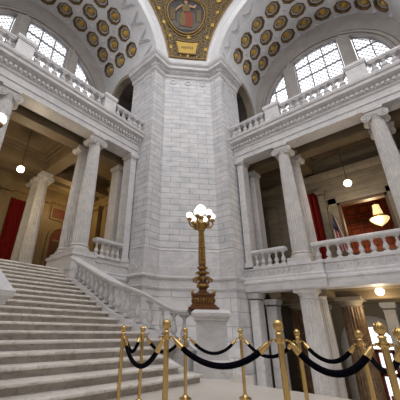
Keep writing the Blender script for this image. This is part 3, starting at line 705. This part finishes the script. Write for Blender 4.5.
r = MB(); r.sweep([(-21.2,-2.6),(-21.2,12.0),(-13.35,12.0)], [(0,9.9),(.12,9.95),(.14,10.3),(.2,10.35),(.2,10.9),(.4,11.1),(.45,11.3),(0,11.35)]); st(r.build('trim_left_gallery_cornice', M['ochre']))
def arch_door(name, label, u0, wall, axis, z0, zs, hw, sgn, mframe, mpanel, mdoor):
    """round-headed recess; axis 'x': on a wall x=wall facing +x; 'y': on wall y=wall facing -y"""
    def P(u, z, o): return (wall+o, u, z) if axis == 'x' else (u, wall-o, z)
    r = thing(name, label, 'door', P(u0, z0, .05)); n = 16
    path_ = [(u0-hw, z0)]+[(u0-hw*cos(pi*i/n), zs+hw*sin(pi*i/n)) for i in range(n+1)]+[(u0+hw, z0)]
    def ringp(k_, o): return [P(u0+(u-u0)*(hw+k_)/hw, z if z <= zs else zs+(z-zs)*(hw+k_)/hw, o) for u, z in path_]
    MB().loft([ringp(0,.0), ringp(0,.1), ringp(.1,.14), ringp(.22,.12), ringp(.26,0)], False, False).build('door_frame', mframe, r)
    MB().add(ringp(0,.02), [tuple(range(len(path_)))]).build('panel', mpanel, r)
    mb = MB(); a_ = [P(u0-hw*.72,z0,.03), P(u0+hw*.72,z0,.03), P(u0+hw*.72,zs-.2,.03), P(u0-hw*.72,zs-.2,.03)]; b_ = [P(u0-hw*.72,z0,.09), P(u0+hw*.72,z0,.09), P(u0+hw*.72,zs-.2,.09), P(u0-hw*.72,zs-.2,.09)]
    mb.loft([a_, b_], True, True); d_ = mb.build('door_leaf', mdoor, r)
    MB().add([P(u0-hw*.72,zs-.2,.10), P(u0+hw*.72,zs-.2,.10), P(u0+hw*.72,zs-.05,.10), P(u0-hw*.72,zs-.05,.10)], [(0,1,2,3)]).build('transom', mframe, r)
    return r
arch_door('arched_doorway', 'arched doorway with red lunette on the back wall of the left gallery', 9.95, -21.2, 'x', F2, 7.1, .85, 1, M['ochre'], M['panelred'], M['brownwood'])
arch_door('arched_doorway', 'dark arched doorway seen above the short left gallery balustrade', -17.1, 12.0, 'y', F2, 7.0, 1.0, 1, M['ochre'], M['dark'], M['brownwood'])
def wall_panel(label, axis, wall, u0, u1, z0, z1):
    def P(u, z, o): return (wall+o, u, z) if axis == 'x' else (u, wall-o, z)
    r = thing('wall_panel', label, 'panel', P((u0+u1)/2, z0, .02))
    MB().loft([[P(u0,z0,.0),P(u1,z0,.0),P(u1,z1,.0),P(u0,z1,.0)],[P(u0,z0,.04),P(u1,z0,.04),P(u1,z1,.04),P(u0,z1,.04)]], True, True).build('panel', M['panelred'], r)
    mb = MB(); w = .12
    for (a0,a1,b0,b1) in ((u0-w,u1+w,z0-w,z0),(u0-w,u1+w,z1,z1+w),(u0-w,u0,z0,z1),(u1,u1+w,z0,z1)):
        mb.loft([[P(a0,b0,0),P(a1,b0,0),P(a1,b1,0),P(a0,b1,0)],[P(a0,b0,.1),P(a1,b0,.1),P(a1,b1,.1),P(a0,b1,.1)]], True, True)
    mb.build('frame', M['ochre'], r)
wall_panel('red framed wall panel above the arched doorway on the left gallery back wall', 'x', -21.2, 8.9, 11.0, 8.7, 9.5)
wall_panel('red framed wall panel above the dark arched doorway behind the short balustrade', 'y', 12.0, -18.2, -16.0, 8.7, 9.5)
def curtain(label, axis, wall, u0, u1, z0, z1, k_=7):
    n = 48; rings = []
    for zz in (z0, (z0+z1)/2, z1):
        rr = []
        for i in range(n+1):
            u = u0+(u1-u0)*i/n; o = .16+.09*sin(i/n*2*pi*k_)+.03*sin(i*1.7); rr.append((wall+o, u, zz) if axis == 'x' else (u, wall-o, zz))
        for i in range(n, -1, -1):
            u = u0+(u1-u0)*i/n; o = .12+.09*sin(i/n*2*pi*k_)+.03*sin(i*1.7); rr.append((wall+o, u, zz) if axis == 'x' else (u, wall-o, zz))
        rings.append(rr)
    mb = MB(); mb.loft(rings, True, True); return tag(mb.build('curtain', M['red']), label, 'curtain')
curtain('tall deep red curtain at the back of the left gallery, left of the column pair', 'x', -21.2, 5.75, 7.2, F2, 9.3)
for (y0_, lb) in ((7.7, 'ochre pilaster on the left gallery back wall, left of the arched doorway'), (4.9, 'ochre pilaster on the left gallery back wall, left of the red curtain')):
    pilaster(-21.09, -20.8, y0_, y0_+.7, F2, 9.95, lb, 'ochre')
pilaster(-19.6, -18.9, 11.6, 11.89, F2, 9.95, 'ochre pilaster on the left gallery side wall, left of the dark doorway', 'ochre')
pilaster(-15.6, -14.9, 11.6, 11.89, F2, 9.95, 'ochre pilaster on the left gallery side wall, right of the dark doorway', 'ochre')

# ------------------------------------------------------------------ right gallery room
r = MB(); YB = 18.9
for (x0,x1,z0,z1) in ((-9.6,-3.5,F2,ZK+.4),(-.9,5,F2,ZK+.4),(-3.5,-.9,8.25,ZK+.4)): r.box(x0,x1,YB,YB+.4,z0,z1)
st(r.build('wall_right_gallery_back', M['blockwarm']))
r = MB(); r.box(-9.7,-9.3,14.8,YB+.4,F2,ZK+.4); r.box(4.2,4.6,14.8,YB+.4,LO,ZK+.4); st(r.build('wall_right_gallery_side', M['blockwarm']))
coffer_ceiling('ceiling_right_gallery', -9.5, 4.4, 15.2, 19.1, (-4.75, -.12), (16.1,))
r = MB(); r.sweep([(-9.3,YB),(4.2,YB)], [(0,9.3),(.08,9.32),(.1,9.6),(.16,9.65),(.16,10.0),(.35,10.15),(.42,10.4),(0,10.45)]); st(r.build('trim_right_gallery_cornice', M['blockwarm']))
pt = thing('portal_frame', 'dark framed doorway opening at the back of the right gallery', 'door frame', (-2.18,YB,F2))
mb = MB(); w = .14
for (x0,x1,z0,z1) in ((-3.5,-3.5+w,F2,8.25),(-.9-w,-.9,F2,8.25),(-3.5,-.9,8.25-w,8.25)): mb.box(x0,x1,YB-.02,YB+.42,z0,z1)
mb.build('inner_frame', M['brownwood'], pt)
mb = MB()
for (x0,x1,z0,z1) in ((-3.95,-3.5,F2,8.6),(-.9,-.45,F2,8.6),(-3.95,-.45,8.25,8.6)): mb.box(x0,x1,YB-.09,YB-.01,z0,z1)
mb.build('architrave', M['blockwarm'], pt)
pilaster(-4.40, -4.07, YB-.4, YB-.11, F2, 9.25, 'tan pilaster left of the portal in the right gallery', 'blockwarm')
pilaster(-.25, .3, YB-.4, YB-.11, F2, 9.25, 'tan pilaster right of the portal in the right gallery', 'blockwarm')
pilaster(-7.9, -7.2, YB-.4, YB-.11, F2, 9.25, 'tan pilaster on the right gallery back wall, nearest the corner', 'blockwarm')
curtain('tall deep red curtain left of the portal in the right gallery', 'y', YB, -6.1, -4.5, F2, 9.3, 5)
# room beyond the portal
r = MB(); r.box(-6,1.5,23.5,23.8,F2,10.5); st(r.build('wall_red_chamber_back', M['redwall']))
r = MB(); r.box(-6.3,-6,19.3,23.8,F2,10.5); r.box(1.5,1.8,19.3,23.8,F2,10.5); st(r.build('wall_red_chamber_side', M['redwall']))
r = MB(); r.box(-6.3,1.8,19.3,23.8,10.5,10.8); st(r.build('ceiling_red_chamber', M['ceiling']))
# panelling on the red chamber's wall
mb = MB()
for i in range(9):
    for j in range(5):
        x = -5.4+i*.78; z = 6.4+j*.8
        mb.box(x, x+.62, 23.42, 23.5, z, z+.06); mb.box(x, x+.62, 23.42, 23.5, z+.56, z+.62); mb.box(x, x+.06, 23.42, 23.5, z, z+.62); mb.box(x+.56, x+.62, 23.42, 23.5, z, z+.62)
mb.box(-6,1.5,23.35,23.5,5.9,6.1); mb.box(-6,1.5,23.38,23.5,8.2,8.32)
st(mb.build('trim_red_chamber_panelling', M['brownwood'], smooth=0))
# chandelier
ch = thing('chandelier', 'lit crystal chandelier hanging in the red room beyond the portal', 'chandelier', (-1.78,21.0,7.0))
mb = MB(); mb.lathe([(.05,6.98),(.12,7.03),(.34,7.18),(.50,7.36),(.53,7.45),(.50,7.50)], 20, (-1.78,21.0,0)); mb.build('lower_bowl', M['crystal'], ch)
mb = MB(); mb.lathe([(.50,7.50),(.36,7.62),(.27,7.70)], 20, (-1.78,21.0,0)); mb.build('ring', M['glassgold'], ch)
mb = MB(); mb.lathe([(.27,7.68),(.25,7.9),(.20,8.15),(.19,8.35),(.10,8.4)], 20, (-1.78,21.0,0)); mb.build('upper_tier', M['crystal'], ch)
mb = MB(); mb.tube([(-1.78,21.0,8.48),(-1.78,21.0,10.5)], .025); mb.build('chain', M['glassgold'], ch)
mb = MB(); mb.ball((-1.78,21,6.97), .06); mb.build('finial', M['brownwood'], ch)
# flag
fl = thing('flag', 'American flag on a pole standing left of the portal in the right gallery', 'flag', (-3.78,YB-.78,F2))
mb = MB(); mb.tube([(-3.78,YB-.78,F2),(-3.85,YB-.78,7.75)], .03); mb.lathe([(.2,0),(.2,.05),(.04,.09)], 14, (-3.78,YB-.78,F2)); mb.ball((-3.85,YB-.78,7.8), .06); mb.build('flagpole', M['brass'], fl)
cl = MB(); nU, nV = 14, 26
def fp(i, j):
    u = i/nU; v = j/nV; x = -3.83+.62*u*(.35+.65*v); z = 7.65-2.4*v-.55*u*(1-v*.4); y = YB-.80-.07*sin(u*9+v*2); return (x, y, z)
vs = [fp(i, j) for j in range(nV+1) for i in range(nU+1)]; 
for j in range(nV):
    for i in range(nU):
        a = j*(nU+1)+i
        mi = 2 if j < 13 and i < 9 else ((i+0)//2 % 2)
        cl.add([vs[a], vs[a+1], vs[a+nU+2], vs[a+nU+1]], [(0,1,2,3)], mi)
co_ = cl.build('cloth', [M['flagwhite'], M['flagred'], M['flagblue']], fl)
stp = MB()
for i in range(5):
    for j in range(6):
        p = fp(1+i*1.3, 1+j*1.6); R_ = .028
        stp.add([(p[0]+(R_ if q % 2 == 0 else R_*.42)*sin(q*pi/5), p[1]-.02, p[2]+(R_ if q % 2 == 0 else R_*.42)*cos(q*pi/5)) for q in range(10)], [tuple(range(10))])
stp.build('stars', M['flagwhite'], co_)

# ------------------------------------------------------------------ pendant globes
def light(name, loc, e, col, r=.15, k=S):
    l = bpy.data.lights.new(name, 'POINT'); l.energy = e; l.color = col; l.shadow_soft_size = r
    o = bpy.data.objects.new(name, l); COL.objects.link(o); o.location = Wp(loc, k); return o
def pendant(label, x, y, zg, zt, r=.2):
    t = thing('pendant_lamp', label, 'lamp', (x,y,zg))
    mb = MB(); mb.ball((x,y,zg), r); mb.build('globe', M['warmglobe'], t)
    mb = MB(); mb.lathe([(.13,zg+r*.8),(.14,zg+r*1.05),(.08,zg+r*1.3),(.03,zg+r*1.7)], 14, (x,y,0)); mb.build('cap', M['glassgold'], t)
    mb = MB(); mb.tube([(x,y,min(zg+r*1.5,zt-.03)),(x,y,zt)], .022); mb.build('rod', M['brownwood'], t)
    mb = MB(); mb.lathe([(.05,zt-.12),(.16,zt-.02),(.16,zt)], 14, (x,y,0)); mb.build('canopy', M['brownwood'], t)
pendant('globe lamp hanging from the left gallery ceiling on a thin rod', -15.9, 4.4, 9.05, ZK)
pendant('globe lamp hanging from the right gallery ceiling on a thin rod', -2.35, 16.9, 8.52, ZK)
pendant('globe lamp under the lower hall ceiling, mostly hidden by the balcony band', -2.2, 16.3, 2.70, 2.8, .18)
light('pendant_light_left', (-15.9,4.4,8.6), 150, (1,.80,.52)); light('pendant_light_right', (-2.35,16.9,8.1), 60, (1,.82,.58))
light('pendant_light_lower', (-2.2,16.3,2.0), 55, (1,.8,.5)); light('chandelier_light', (-1.93,20.4,7.2), 130, (1,.72,.42))
light('unseen_light_deep', (-18.9,9.3,9.3), 90, (1,.72,.36))  # unseen warm light without a fixture, added for the golden glow at the back

# ------------------------------------------------------------------ lower hall
r = MB(); r.box(-9.6,4.4,22.6,23.0,LO,3.0)
YW = 21.0; ax_, azs, aR = -3.8, .2, 1.1
# back wall with arched opening
wl = MB(); n = 24
op = [(ax_-aR, LO)]+[(ax_-aR*cos(pi*i/n), azs+aR*sin(pi*i/n)) for i in range(n+1)]+[(ax_+aR, LO)]
def outp(i):
    u, z = op[i]
    if z <= LO+.001: return (-9.6 if u < ax_ else 4.4, LO)
    dx, dz = u-ax_, z-azs; k_ = min((4.4-ax_)/dx if dx > 1e-6 else ((-9.6-ax_)/dx if dx < -1e-6 else 1e9), (2.9-azs)/dz if dz > 1e-6 else 1e9); return (ax_+dx*k_, azs+dz*k_)
ou = [outp(i) for i in range(len(op))]
wl.loft([[(u,YW,z) for u, z in op], [(u,YW,z) for u, z in ou]], False, False)
for tt in (-9.6, 4.4):
    near = [p for p in ou if abs(p[0]-tt) < 1e-4]; z_ = max(p[1] for p in near); tq = min((abs(p[0]-tt), p[0]) for p in ou if abs(p[1]-2.9) < 1e-4)[1]
    wl.add([(tt,YW,z_),(tt,YW,2.9),(tq,YW,2.9)], [(0,1,2)])
wl.loft([[(u,YW,z) for u, z in op], [(u,YW+.5,z) for u, z in op]], False, False)
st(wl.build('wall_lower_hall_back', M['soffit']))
ar = MB(); ar.loft([[(ax_+(u-ax_)*(aR+q)/aR, YW-o, z if z <= azs else azs+(z-azs)*(aR+q)/aR) for u, z in op] for q, o in ((0,0),(0,.12),(.12,.18),(.42,.18),(.58,.1),(.58,0))], False, False)
st(ar.build('trim_lower_hall_arch', M['marble']))
dr = thing('entrance_door', 'arched glazed entrance door with dark red stained frame in the lower hall', 'door', (ax_,YW+.3,LO))
gp = MB(); gp.add([(u,YW+.34,z) for u, z in op], [tuple(range(len(op)))]); gp.build('glass', M['glass'], dr)
fm = MB()
for x in (ax_-aR+.1, ax_-.1, ax_+.85): fm.box(x-.16,x+.16,YW+.26,YW+.4,LO,.1)
for z in (LO+.1, -1.05, .08): fm.box(ax_-aR,ax_+aR,YW+.26,YW+.4,z-.09,z+.09)
fm.build('door_frame', M['redwood'], dr)
fm = MB(); fm.box(ax_+.14,ax_+.82,YW+.24,YW+.42,LO+.12,LO+.7); fm.build('door_leaf', M['redwood'], dr)
r = MB(); r.box(-9.7,-9.3,15.6,21.2,LO,2.9); st(r.build('wall_lower_hall_side', M['soffit']))
cl_ = MB(); cl_.box(-9.6,4.5,14.6,21.3,2.82,2.9)
for bx in (-6.6,-4.4,-.2): cl_.box(bx-.3,bx+.3,15.1,21,2.55,2.82)
for by in (17.0,19.6): cl_.box(-9.5,4.4,by-.35,by+.35,2.45,2.82)
st(cl_.build('ceiling_lower_hall', M['ceiling'], smooth=0))
pilaster(-3.05+.35, -2.55+.35, 19.4, 19.9, LO, 2.45, 'white square lower-hall pillar right of the glazed arch')
pilaster(-5.95, -5.4, 19.4, 19.9, LO, 2.45, 'white square lower-hall pillar left of the glazed arch')

# ------------------------------------------------------------------ staircase (true size, k=1)
X0, G, RS, NS = -4.24, .328, .1535, 19
YS0, YS1 = .9, 5.0
stt = thing('staircase', 'broad white marble staircase climbing to the left gallery', 'staircase', (X0,3,0), k=1)
def flare_y(x, ys=5.13, fl=6.14):
    t_ = min(max((x+7.0)/2.0, 0), 1); return ys+(fl-ys)*t_*t_*(3-2*t_)
for k_ in range(1, NS+1):
    x = X0-G*(k_-1); z = RS*k_; xb = x-G-.06 if k_ < NS else x-.22
    yr_ = {1: 5.62, 2: 5.30, 3: 5.25}
    def ye(xx): return yr_[k_] if k_ in yr_ else flare_y(xx)-.165
    y0_ = 1.62 if k_ < 6 else (2.36 if k_ > 17 else YS0)
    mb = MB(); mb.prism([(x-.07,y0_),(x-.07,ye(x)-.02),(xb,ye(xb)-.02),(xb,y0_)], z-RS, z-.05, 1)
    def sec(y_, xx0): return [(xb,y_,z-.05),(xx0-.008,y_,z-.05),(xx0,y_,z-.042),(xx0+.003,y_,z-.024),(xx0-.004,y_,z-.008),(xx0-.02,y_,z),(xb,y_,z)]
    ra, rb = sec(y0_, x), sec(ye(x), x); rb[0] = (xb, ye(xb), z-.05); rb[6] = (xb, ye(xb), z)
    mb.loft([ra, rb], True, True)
    mb.build('step', [M['stair'], M['riser_shade']], stt, k=1)
XT = X0-G*(NS-1)
def stair_balustrade(label, ys, flare, x_end, xs_=-4.93, N_=18):
    """ys: plan line y, flares to flare at the foot"""
    b = thing('stair_balustrade', label, 'balustrade', (-7.5,ys,0), k=1)
    X_ = [x_end+(xs_-x_end)*i/40 for i in range(41)]
    def yy(x):
        t_ = min(max((x+7.0)/2.0, 0), 1); return ys+(flare-ys)*t_*t_*(3-2*t_)
    def zn(x): return max(RS*(1+(X0-x)/G), RS)
    def zr(x):   # top of handrail
        z = zn(x)+.64+.25*min(max((x+9.7)/4.0, 0), 1); t_ = min(max((x+6.2)/1.2, 0), 1); t_ = t_*t_*(3-2*t_); return z*(1-t_)+1.45*t_
    pth = [(x, yy(x)) for x in X_]
    def swp(prof, fz):
        mb = MB(); mb.sweep([(x, y, fz(x)) for x, y in pth], prof); return mb
    swp([(-.14,-.13),(.14,-.13),(.15,-.09),(.2,-.06),(.2,-.02),(.15,0),(-.15,0),(-.2,-.02),(-.2,-.06),(-.15,-.09)], zr).build('handrail', M['marble'], b, k=1)
    mb = MB(); n_ = len(pth); rings = []
    for i, (x, y) in enumerate(pth):
        zt_ = zn(x)+.05; rings.append([(x, y-.16, max(zt_-.42, .0)), (x, y+.16, max(zt_-.42, .0)), (x, y+.16, zt_), (x, y-.16, zt_)])
    mb.loft(rings, True, True); mb.build('curb', M['marble'], b, k=1)
    me = baluster_mesh(1.0, .16, 'stair_baluster', k=1)
    for i in range(N_):
        x = xs_-.25+(x_end+.35-xs_+.25)*i/(N_-1); zb_ = zn(x)+.045; h = zr(x)-.12-zb_
        o = place(me, 'baluster', (x, yy(x), zb_), b, 1); o.scale = (.60,.60,h)
    return b
stair_balustrade('curving marble stair balustrade on the right of the staircase, ending below the tall lamp', 5.13, 6.14, -9.5, N_=16)
stair_balustrade('marble stair balustrade on the left of the staircase, cut by the left picture edge', .72, .62, -9.75, -5.72, 16)

def newel(label, cx, cy, rz, w=.37, hip=0, zt=1.46):
    t = thing('newel_pedestal', label, 'pedestal', (cx,cy,0), k=1, rz=rz)
    def bx(mb, h, z0, z1): mb.box(-h,h,-h,h,z0,z1)
    mb = MB(); bx(mb, w+.08, 0, .30); mb.loft([[(sx*h,sy*h,z) for sx, sy in ((-1,-1),(1,-1),(1,1),(-1,1))] for h, z in ((w+.08,.30),(w+.02,.36),(w+.02,.42))], True, True); mb.build('base', M['marble'], t, k=1, local=True)
    mb = MB(); bx(mb, w, .40, zt-.26); mb.build('shaft', M['marble'], t, k=1, local=True)
    P_ = [(w,zt-.28),(w+.05,zt-.26),(w+.05,zt-.22),(w+.07,zt-.20),(w+.11,zt-.16),(w+.12,zt-.09),(w+.09,zt-.06)]
    P_ += [(w*.6, zt+hip)] if hip else [(w+.04,zt-.02),(w+.02,zt)]
    mb = MB(); mb.loft([[(sx*h,sy*h,z) for sx, sy in ((-1,-1),(1,-1),(1,1),(-1,1))] for h, z in P_], True, True); mb.build('cap', M['marble'], t, k=1, local=True)
    return t
newel('marble newel pedestal carrying the tall globe lamp in the centre', -4.66, 6.55, radians(38))
newel('marble newel pedestal at the left picture edge, foot of the left stair balustrade', -4.92, .80, radians(8), w=.56, hip=.42, zt=1.52)

def candelabra(label, cx, cy, rz, zb=1.46, cut=0):
    t = thing('candelabra', label, 'lamp', (cx,cy,zb), k=1, rz=rz); c0 = (0, 0, 0)
    def sq_z(mb): mb.v = [(v[0], v[1], .38+(v[2]-.38)*.80) for v in mb.v]; return mb
    B = lambda mb, n_, m_, p=None: mb.build(n_, M[m_], p or t, k=1, local=True)
    mb = MB(); ring4 = lambda h, z: [(sx*h,sy*h,z) for sx, sy in ((-1,-1),(1,-1),(1,1),(-1,1))]
    mb.loft([ring4(h, z) for h, z in ((.385,0),(.385,.035),(.35,.05),(.30,.11),(.27,.12),(.27,.31),(.31,.33),(.31,.37),(.2,.39))], True, True)
    B(mb, 'foot', 'lampred')
    mb = MB()
    for sx in (-1,1):
        for sy in (-1,1): mb.lathe([(.03,.37),(.045,.41),(.03,.45),(.001,.48)], 8, (sx*.28, sy*.28, 0))
    for s_ in (-1, 1):
        for ax2 in (0, 1):
            for i in range(7):
                a_ = -.21+.42*i/6; p = (a_, s_*.28, .21) if ax2 == 0 else (s_*.28, a_, .21); mb.ball(p, .032, 8, 6, sz=1.8)
    B(mb, 'foot_ornament', 'lampgold')
    mb = MB(); mb.lathe([(.17,.38),(.18,.42),(.12,.47),(.10,.53),(.15,.60),(.16,.68),(.12,.76),(.08,.81),(.11,.84),(.17,.88),(.16,.91),(.09,.95),(.085,1.0),(.13,1.04),(.14,1.07),(.09,1.11),(.085,1.17),(.12,1.20),(.115,1.25),(.085,1.28),(.085,1.34),(.10,1.36),(.09,1.40)], 20, c0); B(sq_z(mb), 'vase', 'lampred')
    mb = MB()
    mb.lathe([(.165,.60),(.178,.64),(.165,.68)], 20, c0); mb.lathe([(.115,.835),(.185,.875),(.18,.905),(.1,.93)], 16, c0); mb.lathe([(.13,1.03),(.15,1.05),(.145,1.08),(.1,1.1)], 16, c0); mb.lathe([(.118,1.19),(.13,1.21),(.125,1.24)], 16, c0)
    for i in range(8):
        an = pi*2*i/8
        mb.tube([(.08*cos(an),.08*sin(an),.90),(.19*cos(an),.19*sin(an),.92),(.255*cos(an),.255*sin(an),.85),(.235*cos(an),.235*sin(an),.77),(.19*cos(an),.19*sin(an),.79)], [.03,.036,.034,.028,.014], 6)
        mb.tube([(.08*cos(an),.08*sin(an),1.09),(.165*cos(an),.165*sin(an),1.09),(.18*cos(an),.18*sin(an),1.03)], [.02,.028,.016], 6)
        mb.tube([(.07*cos(an),.07*sin(an),1.26),(.13*cos(an),.13*sin(an),1.27),(.14*cos(an),.14*sin(an),1.23)], [.02,.024,.014], 6)
    B(sq_z(mb), 'leaf_scrolls', 'lampgold')
    mb = MB(); rings = []
    for q in range(9): rings.append(flute_ring(.105-.028*q/8, 1.18+(1.0-cut)*q/8, 12, .16))
    mb.loft(rings, True, True); mb.lathe([(.10,1.62),(.115,1.64),(.10,1.66)], 16, (0,0,-cut*.5)); B(mb, 'pole', 'lampgold')
    mb = MB(); mb.lathe([(.07,2.12),(.11,2.15),(.10,2.19),(.17,2.25),(.215,2.31),(.20,2.35),(.09,2.38),(.06,2.45),(.07,2.52),(.10,2.56),(.05,2.60)], 18, (0,0,-cut)); B(mb, 'crown', 'lampgold')
    for i in range(6):
        an = 2*pi*i/6+.2; X = lambda r_, z_: (r_*cos(an), r_*sin(an), z_-cut)
        mb = MB(); mb.tube([X(.10,2.30),X(.20,2.24),X(.29,2.27),X(.355,2.36),X(.345,2.45)], [.026,.03,.026,.024,.03], 8); mb.tube([X(.25,2.25),X(.22,2.33),X(.26,2.37)], [.018,.018,.01], 6)
        mb.lathe([(.03,2.43),(.07,2.46),(.075,2.50),(.05,2.53)], 12, (.345*cos(an), .345*sin(an), -cut)); a_ = B(mb, 'arm', 'lampgold')
        mb = MB(); mb.ball(X(.345,2.61), .102, 14, 10); B(mb, 'globe', 'globe', a_)
    mb = MB(); mb.ball((0,0,2.80-cut), .165, 20, 12); mb.lathe([(.09,2.91),(.04,2.96),(.001,3.0)], 12, (0,0,-cut)); B(mb, 'top_globe', 'globe')
candelabra('tall gilded candelabra lamp with seven lit globes on the central newel', -4.78, 6.42, radians(38))
candelabra('gilded candelabra lamp at the left picture edge, only its globes in view', -4.95, .50, -.2, 1.95, .38)

# ------------------------------------------------------------------ stanchions and velvet ropes
def stanchion_meshes(H):
    out = []
    mb = MB(); mb.lathe([(.10,0),(.10,.015),(.085,.025),(.05,.04),(.036,.06)], 24); out.append(('base', mb))
    mb = MB(); mb.lathe([(.026,.05),(.026,.88)], 20, caps=True); out.append(('pole', mb))
    mb = MB(); mb.lathe([(.026,.86),(.038,.87),(.042,.885),(.038,.90),(.028,.905),(.028,.93),(.036,.935),(.03,.945)], 20)
    for i in range(4):
        an = pi/4+i*pi/2; mb.tube([(.04*cos(an),.04*sin(an),.89),(.07*cos(an),.07*sin(an),.89),(.075*cos(an),.075*sin(an),.875)], .008, 6)
    out.append(('collar', mb))
    mb = MB(); z = .94; n = 10; rings = []
    prof = [(.02,z),(.020,z+.012),(.034,z+.025),(.042,z+.048),(.041,z+.066),(.033,z+.086),(.018,z+.098),(.012,z+.101),(.013,z+.106),(.001,z+.109)]
    mb.lathe(prof, 20); 
    for i in range(8):
        an = 2*pi*i/8; mb.tube([(.033*cos(an),.033*sin(an),z+.03),(.040*cos(an),.040*sin(an),z+.05),(.038*cos(an),.038*sin(an),z+.07),(.024*cos(an),.024*sin(an),z+.09)], .006, 5)
    out.append(('finial', mb))
    return out
SP = {}
pos = {'A': (-3.66,2.94,.995,'far stanchion standing leftmost, in front of the lower steps'), 'B': (-3.78,3.43,.99,'far stanchion second from the left, beside the steps'),
       'C': (-2.17,2.29,1.042,'near stanchion left of centre, in front of the stair foot'), 'D': (-3.50,4.16,.985,'far stanchion left of the newel pedestal, right of the near one'),
       'E': (-2.86,4.90,.985,'far stanchion right of the newel pedestal, before the corner pier'), 'F': (-1.15,2.61,1.045,'near stanchion right of centre, in front of the white lower column'),
       'G': (-1.75,4.58,.985,'far stanchion just right of the near centre-right one'), 'H': (-.93,4.40,.985,'far stanchion in front of the brown marble column'),
       'I': (-.47,2.96,1.035,'near stanchion in front of the glazed red door'), 'J': (-.39,3.28,1.0,'stanchion at the right picture edge')}
first = None
for kx, (x, y, sz, lb) in pos.items():
    if first is None:
        first = thing('stanchion', 'polished brass '+lb, 'stanchion', (x,y,0), 'brass rope stanchions', k=1)
        for n_, mb in stanchion_meshes(1): mb.build(n_, M['brass'], first, k=1, local=True)
        t = first
    else:
        t = copy_tree(first); t.location = (x, y, 0); t['label'] = 'polished brass '+lb
    t.scale = (1, 1, sz)
def rope(a, b, sag, label, xy=None):
    A = Vector((pos[a][0], pos[a][1], .89*pos[a][2])) if isinstance(a, str) else Vector(a)
    B = Vector((pos[b][0], pos[b][1], .89*pos[b][2])) if isinstance(b, str) else Vector(b)
    d = (B-A); d.z = 0; L = d.length; d.normalize(); A = A+d*.075; B = B-d*.075; n = 28; pts = []
    for i in range(n+1):
        t_ = i/n; s_ = 1-(2*t_-1)**2; s_ = s_**.9 if s_ > 0 else 0; p = A.lerp(B, t_); p.z -= sag*s_; pts.append(p)
    t = thing('barrier_rope', label, 'rope', tuple((A+B)/2), 'black velvet barrier ropes', k=1)
    MB().tube(pts[2:-2], .026, 12).build('velvet_cover', M['velvet'], t, k=1)
    for e_ in (pts[:5], pts[-1:-6:-1]):
        MB().tube([e_[0].lerp(e_[1],.6), e_[1], e_[2], e_[3]], [.014,.022,.027,.030], 12).build('end_cap', M['brass'], t, k=1)
        hk = MB(); hk.tube([e_[0], e_[0].lerp(e_[1],.7)], .009, 8); hk.build('hook', M['brass'], t, k=1)
rope('A','C',.31,'near black velvet rope from the leftmost stanchion to the near left-of-centre one')
rope('A','B',.20,'short black velvet rope between the two leftmost far stanchions')
rope('B','D',.22,'far black velvet rope left of the newel pedestal')
rope('D','E',.24,'far black velvet rope across the front of the newel pedestal')
rope('E','G',.24,'far black velvet rope passing behind the near centre-right stanchion')
rope('G','H',.22,'far black velvet rope in front of the white lower column')
rope('C','F',.22,'thick near black velvet rope sweeping across the centre foreground')
rope('F','I',.22,'thick near black velvet rope in front of the lower hall')
rope('H','J',.22,'black velvet rope crossing behind the near right stanchion')
rope('I',(.35,3.25,.9),.26,'near black velvet rope leaving past the right picture edge')
